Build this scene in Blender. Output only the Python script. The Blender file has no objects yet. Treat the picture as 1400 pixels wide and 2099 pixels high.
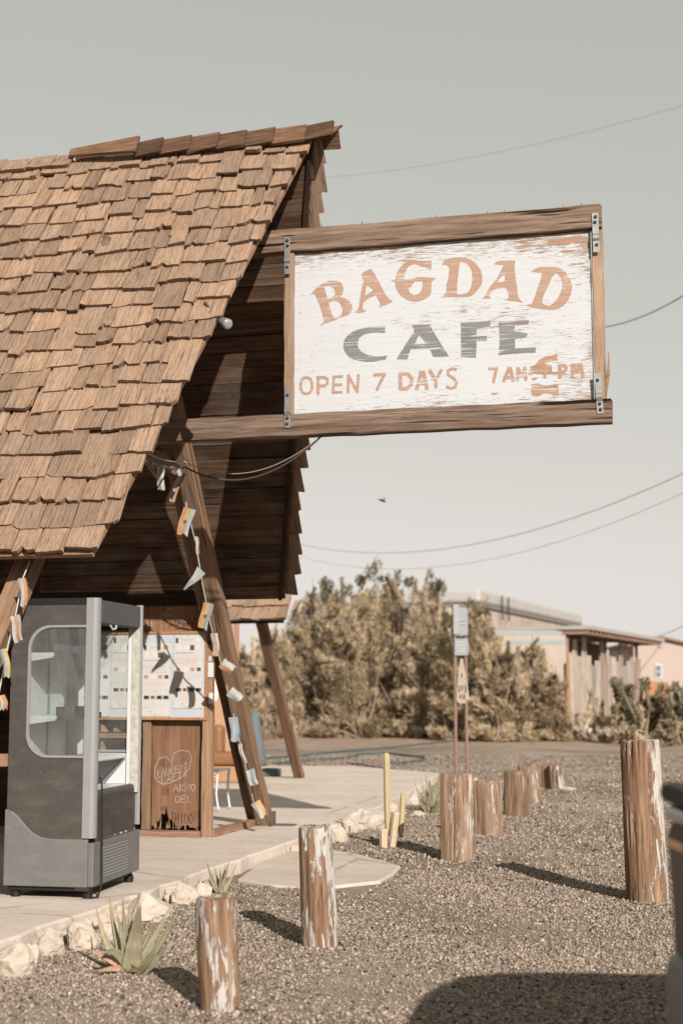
import bpy, bmesh, math, random
import numpy as np
from mathutils import Vector as V, Matrix as M, noise

rnd = random.Random(7)
nrs = np.random.RandomState(11)
sc = bpy.context.scene
C = sc.collection

# ------------------------------------------------------------------ camera
FPX = 2915.0
YAW = math.radians(14.0)
PITCH = math.atan(362.5 / FPX)
CAM = V((0, 0, 1.55))
cam = bpy.data.cameras.new('camera')
co = bpy.data.objects.new('camera', cam)
C.objects.link(co)
sc.camera = co
co.location = CAM
co.rotation_euler = (math.pi / 2 + PITCH, 0, YAW)
cam.sensor_fit = 'VERTICAL'
cam.sensor_height = 36.0
cam.lens = 50.0
cam.clip_start = 0.1
cam.clip_end = 6000
cam.dof.use_dof = True
cam.dof.focus_distance = 10.4
cam.dof.aperture_fstop = 1.9
RM = co.rotation_euler.to_matrix()

# ------------------------------------------------------------------ light
SUN = V((math.sin(math.radians(33.0)) * math.cos(math.radians(27.0)), -math.cos(math.radians(33.0)) * math.cos(math.radians(27.0)), math.sin(math.radians(27.0))))
world = bpy.data.worlds.new('World')
sc.world = world
world.use_nodes = True
wt = world.node_tree
wt.nodes.clear()
wo = wt.nodes.new('ShaderNodeOutputWorld')
bg = wt.nodes.new('ShaderNodeBackground')
sky = wt.nodes.new('ShaderNodeTexSky')
sky.sky_type = 'NISHITA'
sky.sun_disc = False
sky.sun_elevation = math.asin(SUN.z)
sky.sun_rotation = math.atan2(SUN.x, SUN.y)
sky.altitude = 600
sky.air_density = 0.8
sky.dust_density = 1.6
sky.ozone_density = 1.0
# the photograph's faded colours: brightness of the physical sky mapped to a pale grey, channel by channel
bw = wt.nodes.new('ShaderNodeRGBToBW')
wt.links.new(sky.outputs[0], bw.inputs[0])
cmb = wt.nodes.new('ShaderNodeCombineColor')
for ch, (k, g) in enumerate(((1.73, .385), (1.86, .315), (1.67, .345))):
    pw = wt.nodes.new('ShaderNodeMath'); pw.operation = 'POWER'; pw.inputs[1].default_value = g
    ml = wt.nodes.new('ShaderNodeMath'); ml.operation = 'MULTIPLY'; ml.inputs[1].default_value = k
    wt.links.new(bw.outputs[0], pw.inputs[0]); wt.links.new(pw.outputs[0], ml.inputs[0]); wt.links.new(ml.outputs[0], cmb.inputs[ch])
wt.links.new(cmb.outputs[0], bg.inputs[0])
bg.inputs[1].default_value = 0.150
wt.links.new(bg.outputs[0], wo.inputs[0])
sl = bpy.data.lights.new('sun', 'SUN')
sl.energy = 5.0
sl.angle = math.radians(0.5)
sl.color = (1.0, 0.95, 0.885)
so = bpy.data.objects.new('sun', sl)
C.objects.link(so)
so.rotation_euler = (-SUN).to_track_quat('-Z', 'Y').to_euler()
vs = sc.view_settings
vs.view_transform = 'Standard'
vs.look = 'None'
vs.exposure = 0.57
vs.gamma = 1
vs.use_curve_mapping = False
sc.render.engine = 'CYCLES'
sc.cycles.use_denoising = True
sc.cycles.max_bounces = 8
sc.cycles.diffuse_bounces = 2

# ------------------------------------------------------------------ helpers
def ray(px, py):
    return RM @ V(((px - 700) / FPX, (1049.5 - py) / FPX, -1))

def on(ax, val, px, py):
    """where the line of sight through a photo point meets a real plane"""
    d = ray(px, py)
    return CAM + d * ((val - CAM[ax]) / d[ax])
def onX(v, px, py): return on(0, v, px, py)
def onY(v, px, py): return on(1, v, px, py)
def onZ(v, px, py): return on(2, v, px, py)

RIGHT = V((math.cos(YAW), math.sin(YAW), 0))
FWD = V((-math.sin(YAW), math.cos(YAW), 0))
def cw(r, d, z=0.0):
    p = RIGHT * r + FWD * d
    return V((p.x, p.y, z))
def at_d(px, py, d):
    """point at horizontal distance d along the line of sight"""
    k = ray(px, py)
    return CAM + k * (d / k.dot(FWD))

ROOTW = {}
def thing(name, label, cat, loc=(0, 0, 0), rotz=0.0, group=None, rot=None):
    o = bpy.data.objects.new(name, None)
    o.empty_display_size = 0.2
    C.objects.link(o)
    m = M.Translation(V(loc)) @ (rot.to_4x4() if rot else M.Rotation(rotz, 4, 'Z'))
    o.matrix_world = m
    ROOTW[o] = m
    return tag(o, label, cat, group)

def tag(o, label, cat, group=None, kind=None):
    if label: o['label'] = label
    if cat: o['category'] = cat
    if group: o['group'] = group
    if kind: o['kind'] = kind
    return o

def put(name, me, parent=None, mw=None, local=False):
    """link a mesh; mw is its world matrix (or, local=True, its matrix in the parent's frame)"""
    o = bpy.data.objects.new(name, me)
    C.objects.link(o)
    m = mw or M.Identity(4)
    if parent is not None:
        o.parent = parent
        if local:
            o.matrix_basis = m
            ROOTW[o] = ROOTW[parent] @ m
        else:
            o.matrix_parent_inverse = ROOTW[parent].inverted()
            o.matrix_basis = m
            ROOTW[o] = m
    else:
        o.matrix_basis = m
        ROOTW[o] = m
    return o

class MB:
    def __init__(s):
        s.v = []; s.f = []; s.mi = []; s.cur = 0
    def add(s, vs, fs):
        n = len(s.v)
        s.v += [tuple(p) for p in vs]
        for f in fs:
            s.f.append(tuple(n + i for i in f)); s.mi.append(s.cur)
        return s
    def box(s, c, sz, rot=None):
        hx, hy, hz = sz[0] / 2, sz[1] / 2, sz[2] / 2
        p = [V((x, y, z)) for z in (-hz, hz) for y in (-hy, hy) for x in (-hx, hx)]
        if rot: p = [rot @ q for q in p]
        c = V(c)
        return s.add([q + c for q in p], [(0, 2, 3, 1), (4, 5, 7, 6), (0, 1, 5, 4), (2, 6, 7, 3), (0, 4, 6, 2), (1, 3, 7, 5)])
    def box2(s, a, b):
        a = V(a); b = V(b)
        return s.box((a + b) / 2, (abs(b.x - a.x), abs(b.y - a.y), abs(b.z - a.z)))
    def tube(s, pts, r, seg=8, cap=True):
        pts = [V(p) for p in pts]
        rs = r if isinstance(r, (list, tuple)) else [r] * len(pts)
        ref = V((0, 0, 1)) if abs((pts[-1] - pts[0]).normalized().z) < 0.9 else V((1, 0, 0))
        vv = []
        for i, p in enumerate(pts):
            t = (pts[min(i + 1, len(pts) - 1)] - pts[max(i - 1, 0)]).normalized()
            a = t.cross(ref).normalized(); b = t.cross(a).normalized()
            for k in range(seg):
                an = 2 * math.pi * k / seg
                vv.append(p + (a * math.cos(an) + b * math.sin(an)) * rs[i])
        ff = []
        for i in range(len(pts) - 1):
            for k in range(seg):
                k2 = (k + 1) % seg
                ff.append((i * seg + k, i * seg + k2, (i + 1) * seg + k2, (i + 1) * seg + k))
        if cap:
            ff.append(tuple(range(seg))[::-1])
            ff.append(tuple((len(pts) - 1) * seg + k for k in range(seg)))
        return s.add(vv, ff)
    def prism(s, poly, frame, depth):
        """poly: 2d points; frame: (origin, u, v, n); extruded by depth along n"""
        o, u, v, n = [V(q) for q in frame]
        k = len(poly)
        vv = [o + u * a + v * b for a, b in poly] + [o + u * a + v * b + n * depth for a, b in poly]
        ff = [tuple(range(k))[::-1], tuple(range(k, 2 * k))]
        ff += [(i, (i + 1) % k, k + (i + 1) % k, k + i) for i in range(k)]
        return s.add(vv, ff)
    def lathe(s, prof, c, seg=16, axis=None):
        c = V(c)
        R3 = V((0, 0, 1)).rotation_difference(V(axis)).to_matrix() if axis else M.Identity(3)
        vv = []
        for r, z in prof:
            for k in range(seg):
                a = 2 * math.pi * k / seg
                vv.append(c + R3 @ V((r * math.cos(a), r * math.sin(a), z)))
        ff = []
        for i in range(len(prof) - 1):
            for k in range(seg):
                k2 = (k + 1) % seg
                ff.append((i * seg + k, i * seg + k2, (i + 1) * seg + k2, (i + 1) * seg + k))
        ff.append(tuple(range(seg))[::-1])
        ff.append(tuple((len(prof) - 1) * seg + k for k in range(seg)))
        return s.add(vv, ff)
    def mesh(s, name, mats, smooth=False):
        me = bpy.data.meshes.new(name)
        me.from_pydata(s.v, [], s.f)
        for m in (mats if isinstance(mats, (list, tuple)) else [mats]): me.materials.append(m)
        if any(s.mi): me.polygons.foreach_set('material_index', s.mi)
        if smooth: me.polygons.foreach_set('use_smooth', [True] * len(s.f))
        bm = bmesh.new(); bm.from_mesh(me)
        bmesh.ops.recalc_face_normals(bm, faces=bm.faces)
        bm.to_mesh(me); bm.free()
        me.update()
        return me
    def build(s, name, mats, parent=None, smooth=False, bevel=0, mw=None, local=False, seg=2):
        o = put(name, s.mesh(name, mats, smooth), parent, mw, local)
        if bevel:
            b = o.modifiers.new('edge', 'BEVEL'); b.width = bevel; b.segments = seg
            b.limit_method = 'ANGLE'; b.angle_limit = math.radians(40)
        return o

def np_mesh(name, verts, polys, mat, tone=None, smooth=False):
    """verts (n,3); polys (m,k) -> mesh, with an optional per-vertex 'tone'"""
    me = bpy.data.meshes.new(name)
    m, k = polys.shape
    me.vertices.add(len(verts)); me.vertices.foreach_set('co', np.ascontiguousarray(verts, dtype=np.float32).ravel())
    me.loops.add(m * k); me.loops.foreach_set('vertex_index', np.ascontiguousarray(polys, dtype=np.int32).ravel())
    me.polygons.add(m); me.polygons.foreach_set('loop_start', np.arange(m, dtype=np.int32) * k)
    if smooth: me.polygons.foreach_set('use_smooth', np.ones(m, dtype=bool))
    me.update(calc_edges=True)
    if tone is not None:
        a = me.attributes.new('tone', 'FLOAT', 'POINT'); a.data.foreach_set('value', np.ascontiguousarray(tone, dtype=np.float32))
    me.materials.append(mat)
    return me

def timber(name, p0, p1, w, h, mat, parent, up=(0, 0, 1), segs=6, rough=0.004, seed=None, ends=0.0, fine=True):
    """a sawn timber with slightly uneven faces; local X runs along it"""
    r = random.Random(seed if seed is not None else rnd.random())
    p0 = V(p0); p1 = V(p1)
    x = (p1 - p0); L = x.length; x = x / L
    z = V(up); z = (z - x * z.dot(x)).normalized(); y = z.cross(x)
    mw = M((x, y, z)).transposed().to_4x4(); mw.translation = p0
    if fine:
        b = min(w, h) * 0.07
        cs = [(-w/2 + b, -h/2), (w/2 - b, -h/2), (w/2, -h/2 + b), (w/2, h/2 - b), (w/2 - b, h/2), (-w/2 + b, h/2), (-w/2, h/2 - b), (-w/2, -h/2 + b)]
    else:
        cs = [(-w/2, -h/2), (w/2, -h/2), (w/2, h/2), (-w/2, h/2)]
    k = len(cs); vv = []
    for i in range(segs + 1):
        t = i / segs * L
        dy = r.uniform(-rough, rough); dz = r.uniform(-rough, rough)
        for (a, c) in cs:
            e = r.uniform(-ends, ends) if i in (0, segs) else 0
            vv.append((t + e, a + dy + r.uniform(-rough, rough) * .4, c + dz + r.uniform(-rough, rough) * .4))
    ff = [(i * k + j, i * k + (j + 1) % k, (i + 1) * k + (j + 1) % k, (i + 1) * k + j) for i in range(segs) for j in range(k)]
    ff += [tuple(range(k))[::-1], tuple(segs * k + j for j in range(k))]
    mb = MB(); mb.add(vv, ff)
    return mb.build(name, mat, parent, mw=mw)

# ------------------------------------------------------------------ materials
ALB = 0.82
class NT:
    def __init__(s, name):
        s.m = bpy.data.materials.new(name); s.m.use_nodes = True
        s.t = s.m.node_tree; s.t.nodes.clear()
        s.out = s.t.nodes.new('ShaderNodeOutputMaterial')
        s.b = s.t.nodes.new('ShaderNodeBsdfPrincipled')
        s.t.links.new(s.b.outputs[0], s.out.inputs[0])
        s.b.inputs['Specular IOR Level'].default_value = 0.25
    def n(s, typ, props=None, **inp):
        nd = s.t.nodes.new('ShaderNode' + typ)
        for k, v in (props or {}).items(): setattr(nd, k, v)
        for k, v in inp.items():
            s.set(nd.inputs[int(k[1:])] if k[0] == '_' and k[1:].isdigit() else nd.inputs[k.replace('_', ' ')], v)
        return nd
    def set(s, sock, v):
        if isinstance(v, bpy.types.NodeSocket): s.t.links.new(v, sock)
        else: sock.default_value = v
    def math(s, op, a, b=0.0, clamp=False):
        nd = s.n('Math', {'operation': op, 'use_clamp': clamp}); s.set(nd.inputs[0], a); s.set(nd.inputs[1], b); return nd.outputs[0]
    def mix(s, f, a, b, mode='MIX'):
        nd = s.n('Mix', {'data_type': 'RGBA', 'blend_type': mode})
        s.set(nd.inputs[0], f); s.set(nd.inputs[6], c4(a)); s.set(nd.inputs[7], c4(b)); return nd.outputs[2]
    def ramp(s, f, stops, interp='LINEAR'):
        nd = s.n('ValToRGB'); s.set(nd.inputs[0], f); cr = nd.color_ramp; cr.interpolation = interp
        while len(cr.elements) < len(stops): cr.elements.new(0.5)
        for e, (p, c) in zip(cr.elements, stops): e.position = p; e.color = c4(c)
        return nd.outputs[0]
    def coords(s, scale=(1, 1, 1), random_off=True):
        tc = s.n('TexCoord').outputs['Object']
        if random_off:
            oi = s.n('ObjectInfo').outputs['Random']
            off = s.n('VectorMath', {'operation': 'SCALE'}); off.inputs[0].default_value = (37.1, 91.7, 53.3); s.set(off.inputs['Scale'], oi)
            ad = s.n('VectorMath', {'operation': 'ADD'}); s.set(ad.inputs[0], tc); s.set(ad.inputs[1], off.outputs[0]); tc = ad.outputs[0]
        mp = s.n('Mapping'); s.set(mp.inputs['Vector'], tc); mp.inputs['Scale'].default_value = scale
        return mp.outputs[0]
    def noise(s, vec, scale, detail=4, rough=0.55, dist=0.0):
        return s.n('TexNoise', {}, Vector=vec, Scale=scale, Detail=detail, Roughness=rough, Distortion=dist).outputs['Fac']
    def bump(s, h, strength=0.4, dist=0.01):
        nd = s.n('Bump', {}, Height=h, Strength=strength, Distance=dist); s.set(s.b.inputs['Normal'], nd.outputs[0])
    def col(s, v):
        # all base colours darkened evenly so higher exposure strengthens the sun against the sky
        s.set(s.b.inputs['Base Color'], s.mix(1.0, v, (ALB, ALB, ALB), 'MULTIPLY') if isinstance(v, bpy.types.NodeSocket) else c4([q * ALB for q in v]))
    def rough(s, v): s.set(s.b.inputs['Roughness'], v)

def c4(c):
    if isinstance(c, bpy.types.NodeSocket): return c
    return (c[0], c[1], c[2], 1.0)

def smat(name, col, rough=0.6, metal=0.0, var=0.0, scale=20.0, spec=0.25, bump=0.0, specks=0.0):
    t = NT(name)
    if var:
        v = t.coords((1, 1, 1)); n = t.noise(v, scale, 5, .65)
        n2 = t.noise(v, scale * 6, 3)
        f = t.math('ADD', t.math('MULTIPLY', n, .7), t.math('MULTIPLY', n2, .3))
        cc_ = t.ramp(f, [(.3, [q * (1 - var) for q in col]), (.7, [min(1, q * (1 + var)) for q in col])])
        if specks:                                   # chips, bird lime and dust on old panels
            k1 = t.noise(t.coords((1, 1, 1)), 46, 2); k2 = t.noise(t.coords((1, 1, 3)), 4, 3)
            cc_ = t.mix(t.math('MULTIPLY', t.ramp(k1, [(.73, (0, 0, 0)), (.76, (1, 1, 1))]), specks), cc_, (.45, .43, .40))
            cc_ = t.mix(t.math('MULTIPLY', t.ramp(k2, [(.5, (0, 0, 0)), (.8, (1, 1, 1))]), specks * .35), cc_, (.30, .26, .22))
        t.col(cc_)
        if bump: t.bump(f, bump, .006)
    else: t.col(col)
    t.rough(rough); t.b.inputs['Metallic'].default_value = metal; t.b.inputs['Specular IOR Level'].default_value = spec
    return t.m

def wood(name, dark, mid, light, axis='X', fine=34.0, vary=0.35, crack=0.6, bump=0.5, rough=0.85, lng=1.4, grey=0.0, split=0.0):
    """weathered timber: grain, cracks and streaks along one axis; each object a little different"""
    t = NT(name)
    k = {'X': (lng, fine, fine), 'Y': (fine, lng, fine), 'Z': (fine, fine, lng)}[axis]
    v = t.coords(k)
    g = t.noise(v, 1.0, 6, .68, .35)
    v2 = t.coords(tuple(q * (.25 if q > lng else .6) for q in k))
    g2 = t.noise(v2, 1.0, 4, .6, .8)
    v3 = t.coords(tuple(q * (2.2 if q > lng else 1.2) for q in k))
    g3 = t.noise(v3, 1.0, 2, .5, .2)
    f = t.math('ADD', t.math('MULTIPLY', g, .6), t.math('MULTIPLY', g2, .4))
    colr = t.ramp(f, [(.30, dark), (.48, mid), (.68, light)])
    ck = t.ramp(g3, [(.27, (1, 1, 1)), (.36, (0, 0, 0))])
    colr = t.mix(t.math('MULTIPLY', ck, crack), colr, [q * .28 for q in dark])
    if split:                                        # long open splits along the grain
        g4 = t.noise(t.coords(tuple(q * (.62 if q > lng else .5) for q in k)), 1.0, 2, .5, .3)
        sp_ = t.ramp(g4, [(.345, (1, 1, 1)), (.385, (0, 0, 0))])
        colr = t.mix(t.math('MULTIPLY', sp_, split), colr, [q * .3 for q in dark])
        ck = t.math('MAXIMUM', ck, sp_)
    oi = t.n('ObjectInfo').outputs['Random']
    tone = t.ramp(oi, [(0, (1 - vary,) * 3), (.5, (1, 1 - vary * .08, 1 - vary * .14)), (1, (1 + vary * .7, 1 + vary * .62, 1 + vary * .5))])
    colr = t.mix(1.0, colr, tone, 'MULTIPLY')
    if grey:
        blot = t.noise(t.coords((3, 3, 3)), 1.0, 3)
        colr = t.mix(t.math('MULTIPLY', t.ramp(blot, [(.42, (0, 0, 0)), (.66, (1, 1, 1))]), grey), colr, (.20, .17, .14))
    t.col(colr); t.rough(rough); t.b.inputs['Specular IOR Level'].default_value = .12
    h = t.math('SUBTRACT', f, t.math('MULTIPLY', ck, .5))
    t.bump(h, bump, .012)
    return t.m

def peeling(name, paint, dark, mid, light, amount=0.5, axis='Z', side=0.12):
    """old round post: bare grey-brown wood with white paint left in vertical flakes"""
    t = NT(name)
    v = t.coords((26, 26, 1.6)); g = t.noise(v, 1.0, 6, .7, .4)
    v3 = t.coords((60, 60, 2.4)); g3 = t.noise(v3, 1.0, 2, .5, .2)
    wd = t.ramp(g, [(.3, dark), (.5, mid), (.7, light)])
    ck = t.ramp(g3, [(.28, (1, 1, 1)), (.37, (0, 0, 0))])
    wd = t.mix(t.math('MULTIPLY', ck, .75), wd, [q * .25 for q in dark])
    oi = t.n('ObjectInfo').outputs['Random']
    wd = t.mix(1.0, wd, t.ramp(oi, [(0, (.82, .8, .78)), (1, (1.18, 1.16, 1.12))]), 'MULTIPLY')
    pv = t.coords((30, 30, 5.5)); pn = t.noise(pv, 1.0, 7, .72, .5)
    big = t.noise(t.coords((5, 5, 1.6)), 1.0, 2)
    sx = t.n('SeparateXYZ', {}, Vector=t.n('TexCoord').outputs['Object'])
    pn = t.math('ADD', pn, t.math('MULTIPLY', t.math('SUBTRACT', big, .5), .55))
    pn = t.math('ADD', pn, t.math('MULTIPLY', sx.outputs['X'], side / .1))
    pn = t.math('ADD', pn, t.math('MULTIPLY', t.math('SUBTRACT', oi, .5), .10))
    msk = t.ramp(pn, [(1 - amount - .02, (0, 0, 0)), (1 - amount + .025, (1, 1, 1))])
    pc = t.mix(t.math('MULTIPLY', g3, .5), paint, [q * .72 for q in paint])
    t.col(t.mix(msk, wd, pc)); t.rough(.85); t.b.inputs['Specular IOR Level'].default_value = .12
    t.bump(t.math('ADD', t.math('SUBTRACT', g, t.math('MULTIPLY', ck, .7)), t.math('MULTIPLY', msk, .5)), .7, .012)
    return t.m

MAT = {}
MAT['shingle'] = wood('shingle_wood', (.135, .083, .054), (.325, .213, .144), (.465, .325, .23), fine=58, vary=.24, crack=.8, bump=.9, lng=2.0, grey=.2, split=.75)
MAT['cap'] = wood('ridge_cap_wood', (.05, .028, .018), (.125, .070, .043), (.23, .138, .088), axis='Y', fine=40, vary=.45, crack=.75)
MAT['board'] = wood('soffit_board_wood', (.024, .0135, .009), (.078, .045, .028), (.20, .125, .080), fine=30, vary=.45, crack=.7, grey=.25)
MAT['beam'] = wood('sign_beam_wood', (.048, .031, .023), (.165, .110, .079), (.33, .240, .178), fine=30, vary=.15, crack=1.0, bump=1.0, split=1.0)
MAT['post'] = wood('sign_post_wood', (.11, .07, .047), (.28, .19, .128), (.42, .30, .21), fine=32, vary=.2, crack=.7)
MAT['rafter'] = wood('rafter_wood', (.075, .044, .028), (.185, .113, .072), (.31, .20, .13), fine=28, vary=.2, crack=.7, split=.6)
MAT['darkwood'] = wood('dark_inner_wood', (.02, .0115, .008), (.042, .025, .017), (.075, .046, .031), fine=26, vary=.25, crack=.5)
MAT['ply'] = wood('painted_plywood', (.13, .065, .038), (.205, .108, .064), (.29, .165, .102), axis='Z', fine=20, vary=.15, crack=.35, bump=.25)
MAT['frame'] = wood('brown_trim_wood', (.14, .08, .048), (.25, .15, .094), (.36, .235, .155), fine=30, vary=.2, crack=.7)
MAT['redwood'] = wood('red_brown_plate', (.17, .085, .055), (.30, .165, .11), (.46, .31, .23), fine=26, vary=.2, crack=.5)
MAT['log'] = peeling('peeling_log', (.50, .455, .405), (.085, .046, .028), (.215, .125, .078), (.36, .235, .155), .445, side=.07)
MAT['log2'] = peeling('bare_log', (.52, .45, .38), (.10, .058, .037), (.24, .155, .104), (.40, .28, .195), .34, side=.06)
MAT['metal'] = smat('galvanised_strap', (.36, .36, .35), .45, .75, .25, 30)
MAT['rust'] = smat('rusty_bolt', (.07, .05, .04), .6, .6, .3, 60)
MAT['white'] = smat('white_enamel', (.55, .55, .545), .35, 0, .05, 8, .4)
MAT['black'] = smat('black_rubber', (.012, .012, .012), .55)
MAT['string'] = smat('white_string', (.45, .435, .41), .8)
MAT['cable'] = smat('old_cable', (.10, .085, .075), .6)
MAT['paper'] = smat('menu_paper', (.50, .48, .455), .5, 0, .03, 3)

def sign_mat():
    t = NT('flaking_white_paint')
    v = t.coords((7.5, 1, 105), False); n = t.noise(v, 1.0, 6, .75, .15)
    v2 = t.coords((1.1, 1, 2.2), False); big = t.noise(v2, 1.3, 3)
    sx = t.n('SeparateXYZ', {}, Vector=t.n('TexCoord').outputs['Object'])
    # more paint is gone along the top right and the foot of the board
    edge = t.math('ADD', t.math('MULTIPLY', t.math('MAXIMUM', t.math('SUBTRACT', sx.outputs['Z'], 4.92), 0.0), .42),
                  t.math('MULTIPLY', t.math('MAXIMUM', t.math('SUBTRACT', 3.96, sx.outputs['Z']), 0.0), .45))
    edge = t.math('ADD', edge, t.math('MULTIPLY', t.math('MAXIMUM', t.math('SUBTRACT', sx.outputs['X'], -1.5), 0.0), .07))
    f = t.math('ADD', t.math('ADD', n, edge), t.math('MULTIPLY', t.math('SUBTRACT', big, .5), .34))
    return t, f, v
def sign_board_mat():
    t, f, v = sign_mat()
    g = t.noise(t.coords((2.0, 1, 90), False), 1.0, 4, .6)
    bare = t.ramp(g, [(.3, (.20, .12, .075)), (.7, (.36, .235, .155))])
    white = t.ramp(t.noise(t.coords((2, 1, 45), False), 1.0, 5, .7), [(.3, (.455, .457, .458)), (.7, (.515, .52, .525))])
    m = t.ramp(f, [(.612, (0, 0, 0)), (.64, (1, 1, 1))])
    t.col(t.mix(m, white, bare)); t.rough(.7)
    t.bump(t.math('SUBTRACT', t.math('MULTIPLY', g, .5), m), .5, .004)
    return t.m
def sign_letter_mat(name, a, b, wear=.0, hi=(.46, .44, .42)):
    t, f, v = sign_mat()
    g = t.noise(t.coords((2.6, 1, 85), False), 1.0, 5, .7)
    c = t.ramp(g, [(.32, a), (.62, b)])
    big = t.noise(t.coords((5, 1, 9), False), 1.0, 2)
    w = t.math('ADD', g, t.math('MULTIPLY', t.math('SUBTRACT', big, .5), .5))
    c = t.mix(t.ramp(w, [(.66 - wear, (0, 0, 0)), (.72 - wear, (1, 1, 1))]), c, hi)
    m = t.ramp(f, [(.612, (0, 0, 0)), (.64, (1, 1, 1))])
    t.col(t.mix(m, c, (.30, .19, .125))); t.rough(.75)
    t.bump(g, .3, .003)
    return t.m
MAT['sign'] = sign_board_mat()
MAT['let_o'] = sign_letter_mat('faded_salmon_paint', (.31, .188, .132), (.40, .265, .195), .065)
MAT['let_g'] = sign_letter_mat('faded_grey_paint', (.115, .118, .115), (.22, .225, .22), .07)
MAT['patch'] = sign_letter_mat('bare_wood_patch', (.25, .145, .088), (.38, .245, .165), .10, (.46, .43, .40))

def concrete(name, a, b, scale=1.0):
    t = NT(name); v = t.coords((1, 1, 1), False)
    n = t.noise(v, .9 * scale, 6, .65); n2 = t.noise(v, 14 * scale, 6, .7); n3 = t.noise(t.coords((.7, 4, 1), False), 1.2, 5, .7)
    f = t.math('ADD', t.math('ADD', t.math('MULTIPLY', n, .45), t.math('MULTIPLY', n2, .25)), t.math('MULTIPLY', n3, .30))
    c = t.ramp(f, [(.34, a), (.62, b)])
    vo = t.n('TexVoronoi', {'feature': 'DISTANCE_TO_EDGE'}, Vector=t.coords((.42, .55, 1), False), Scale=.8)
    wob = t.noise(v, 3.0, 5, .7)
    ck = t.ramp(t.math('ADD', vo.outputs[0], t.math('MULTIPLY', t.math('SUBTRACT', wob, .5), .05)), [(.0, (1, 1, 1)), (.006, (0, 0, 0))])
    c = t.mix(t.math('MULTIPLY', ck, .5), c, [q * .4 for q in a])
    t.col(c); t.rough(.9); t.b.inputs['Specular IOR Level'].default_value = .1
    t.bump(t.math('SUBTRACT', n2, t.math('MULTIPLY', ck, .4)), .35, .01)
    return t.m
MAT['concrete'] = concrete('dusty_concrete', (.46, .378, .315), (.66, .56, .48))
MAT['apron'] = concrete('dusty_concrete_ramp', (.45, .368, .305), (.63, .53, .45), 1.6)

def ground_mat():
    t = NT('dusty_gravel_ground'); v = t.coords((1, 1, 1), False)
    n = t.noise(v, .35, 5, .6); n2 = t.noise(v, 30, 5, .75); n3 = t.noise(v, 2.5, 5, .6)
    f = t.math('ADD', t.math('MULTIPLY', n, .5), t.math('ADD', t.math('MULTIPLY', n2, .3), t.math('MULTIPLY', n3, .2)))
    c = t.ramp(f, [(.36, (.15, .117, .092)), (.5, (.295, .232, .183)), (.64, (.43, .345, .275))])
    sy = t.n('SeparateXYZ', {}, Vector=t.n('TexCoord').outputs['Object'])
    far = t.math('MULTIPLY', t.math('SUBTRACT', t.math('ADD', sy.outputs['Y'], t.math('MULTIPLY', t.math('SUBTRACT', n3, .5), 8.0)), 38.0), .35, True)
    c = t.mix(far, c, t.ramp(n3, [(.35, (.30, .20, .14)), (.65, (.46, .33, .245))]))
    t.col(c); t.rough(.95); t.b.inputs['Specular IOR Level'].default_value = .08
    t.bump(n2, .7, .03)
    return t.m
MAT['ground'] = ground_mat()
def tone_mat(name, stops, rough=.85, transl=0.0):
    t = NT(name); a = t.n('Attribute', {'attribute_name': 'tone'}).outputs['Fac']
    t.col(t.ramp(a, stops)); t.rough(rough); t.b.inputs['Specular IOR Level'].default_value = .12
    if transl:
        tr = t.n('BsdfTranslucent'); t.set(tr.inputs[0], t.ramp(a, stops))
        mx = t.n('MixShader'); mx.inputs[0].default_value = transl
        t.t.links.new(t.b.outputs[0], mx.inputs[1]); t.t.links.new(tr.outputs[0], mx.inputs[2]); t.t.links.new(mx.outputs[0], t.out.inputs[0])
    return t.m
MAT['pebble'] = tone_mat('gravel_stone', [(0, (.045, .036, .030)), (.25, (.165, .127, .099)), (.6, (.345, .268, .209)), (.95, (.46, .37, .295)), (1, (.52, .43, .355))])
def rock_mat():
    t = NT('pale_limestone'); v = t.coords((1, 1, 1)); n = t.noise(v, 7, 7, .7); n2 = t.noise(v, 2.2, 3)
    c = t.ramp(t.math('ADD', t.math('MULTIPLY', n, .6), t.math('MULTIPLY', n2, .4)), [(.33, (.27, .18, .12)), (.46, (.44, .345, .26)), (.62, (.53, .44, .36))])
    oi = t.n('ObjectInfo').outputs['Random']
    c = t.mix(t.math('MULTIPLY', oi, .55), c, (.52, .48, .44))
    t.col(c); t.rough(.9); t.b.inputs['Specular IOR Level'].default_value = .1; t.bump(n, .8, .02)
    return t.m
MAT['rock'] = rock_mat()

def glass(name, tint=(.9, .93, .93), dirt=.10):
    t = NT(name)
    v = t.coords((1, 1, 1)); n = t.noise(v, 6, 6, .7)
    tr = t.n('BsdfTransparent'); tr.inputs[0].default_value = c4(tint)
    gl = t.n('BsdfGlossy'); gl.inputs['Roughness'].default_value = .03
    df = t.n('BsdfDiffuse'); df.inputs[0].default_value = (.55, .52, .48, 1)
    fr = t.n('Fresnel'); fr.inputs[0].default_value = 1.45
    m1 = t.n('MixShader'); t.set(m1.inputs[0], t.math('MULTIPLY', n, dirt)); t.t.links.new(tr.outputs[0], m1.inputs[1]); t.t.links.new(df.outputs[0], m1.inputs[2])
    m2 = t.n('MixShader'); t.t.links.new(fr.outputs[0], m2.inputs[0]); t.t.links.new(m1.outputs[0], m2.inputs[1]); t.t.links.new(gl.outputs[0], m2.inputs[2])
    t.t.links.new(m2.outputs[0], t.out.inputs[0])
    return t.m
MAT['glass'] = glass('dusty_glass')

# ================================================================== GROUND
def gh(x, y):
    """height of the gravel"""
    h = .022 * noise.noise(V((x * .5, y * .5, 3.1))) + .012 * noise.noise(V((x * 1.6, y * 1.6, 8.7)))
    k = max(0.0, min(1.0, (x + 3.9) / .6)) if y < 27 else 1.0
    return h * k * (1.0 if y < 45 else max(0.0, 1 - (y - 45) / 20))

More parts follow.
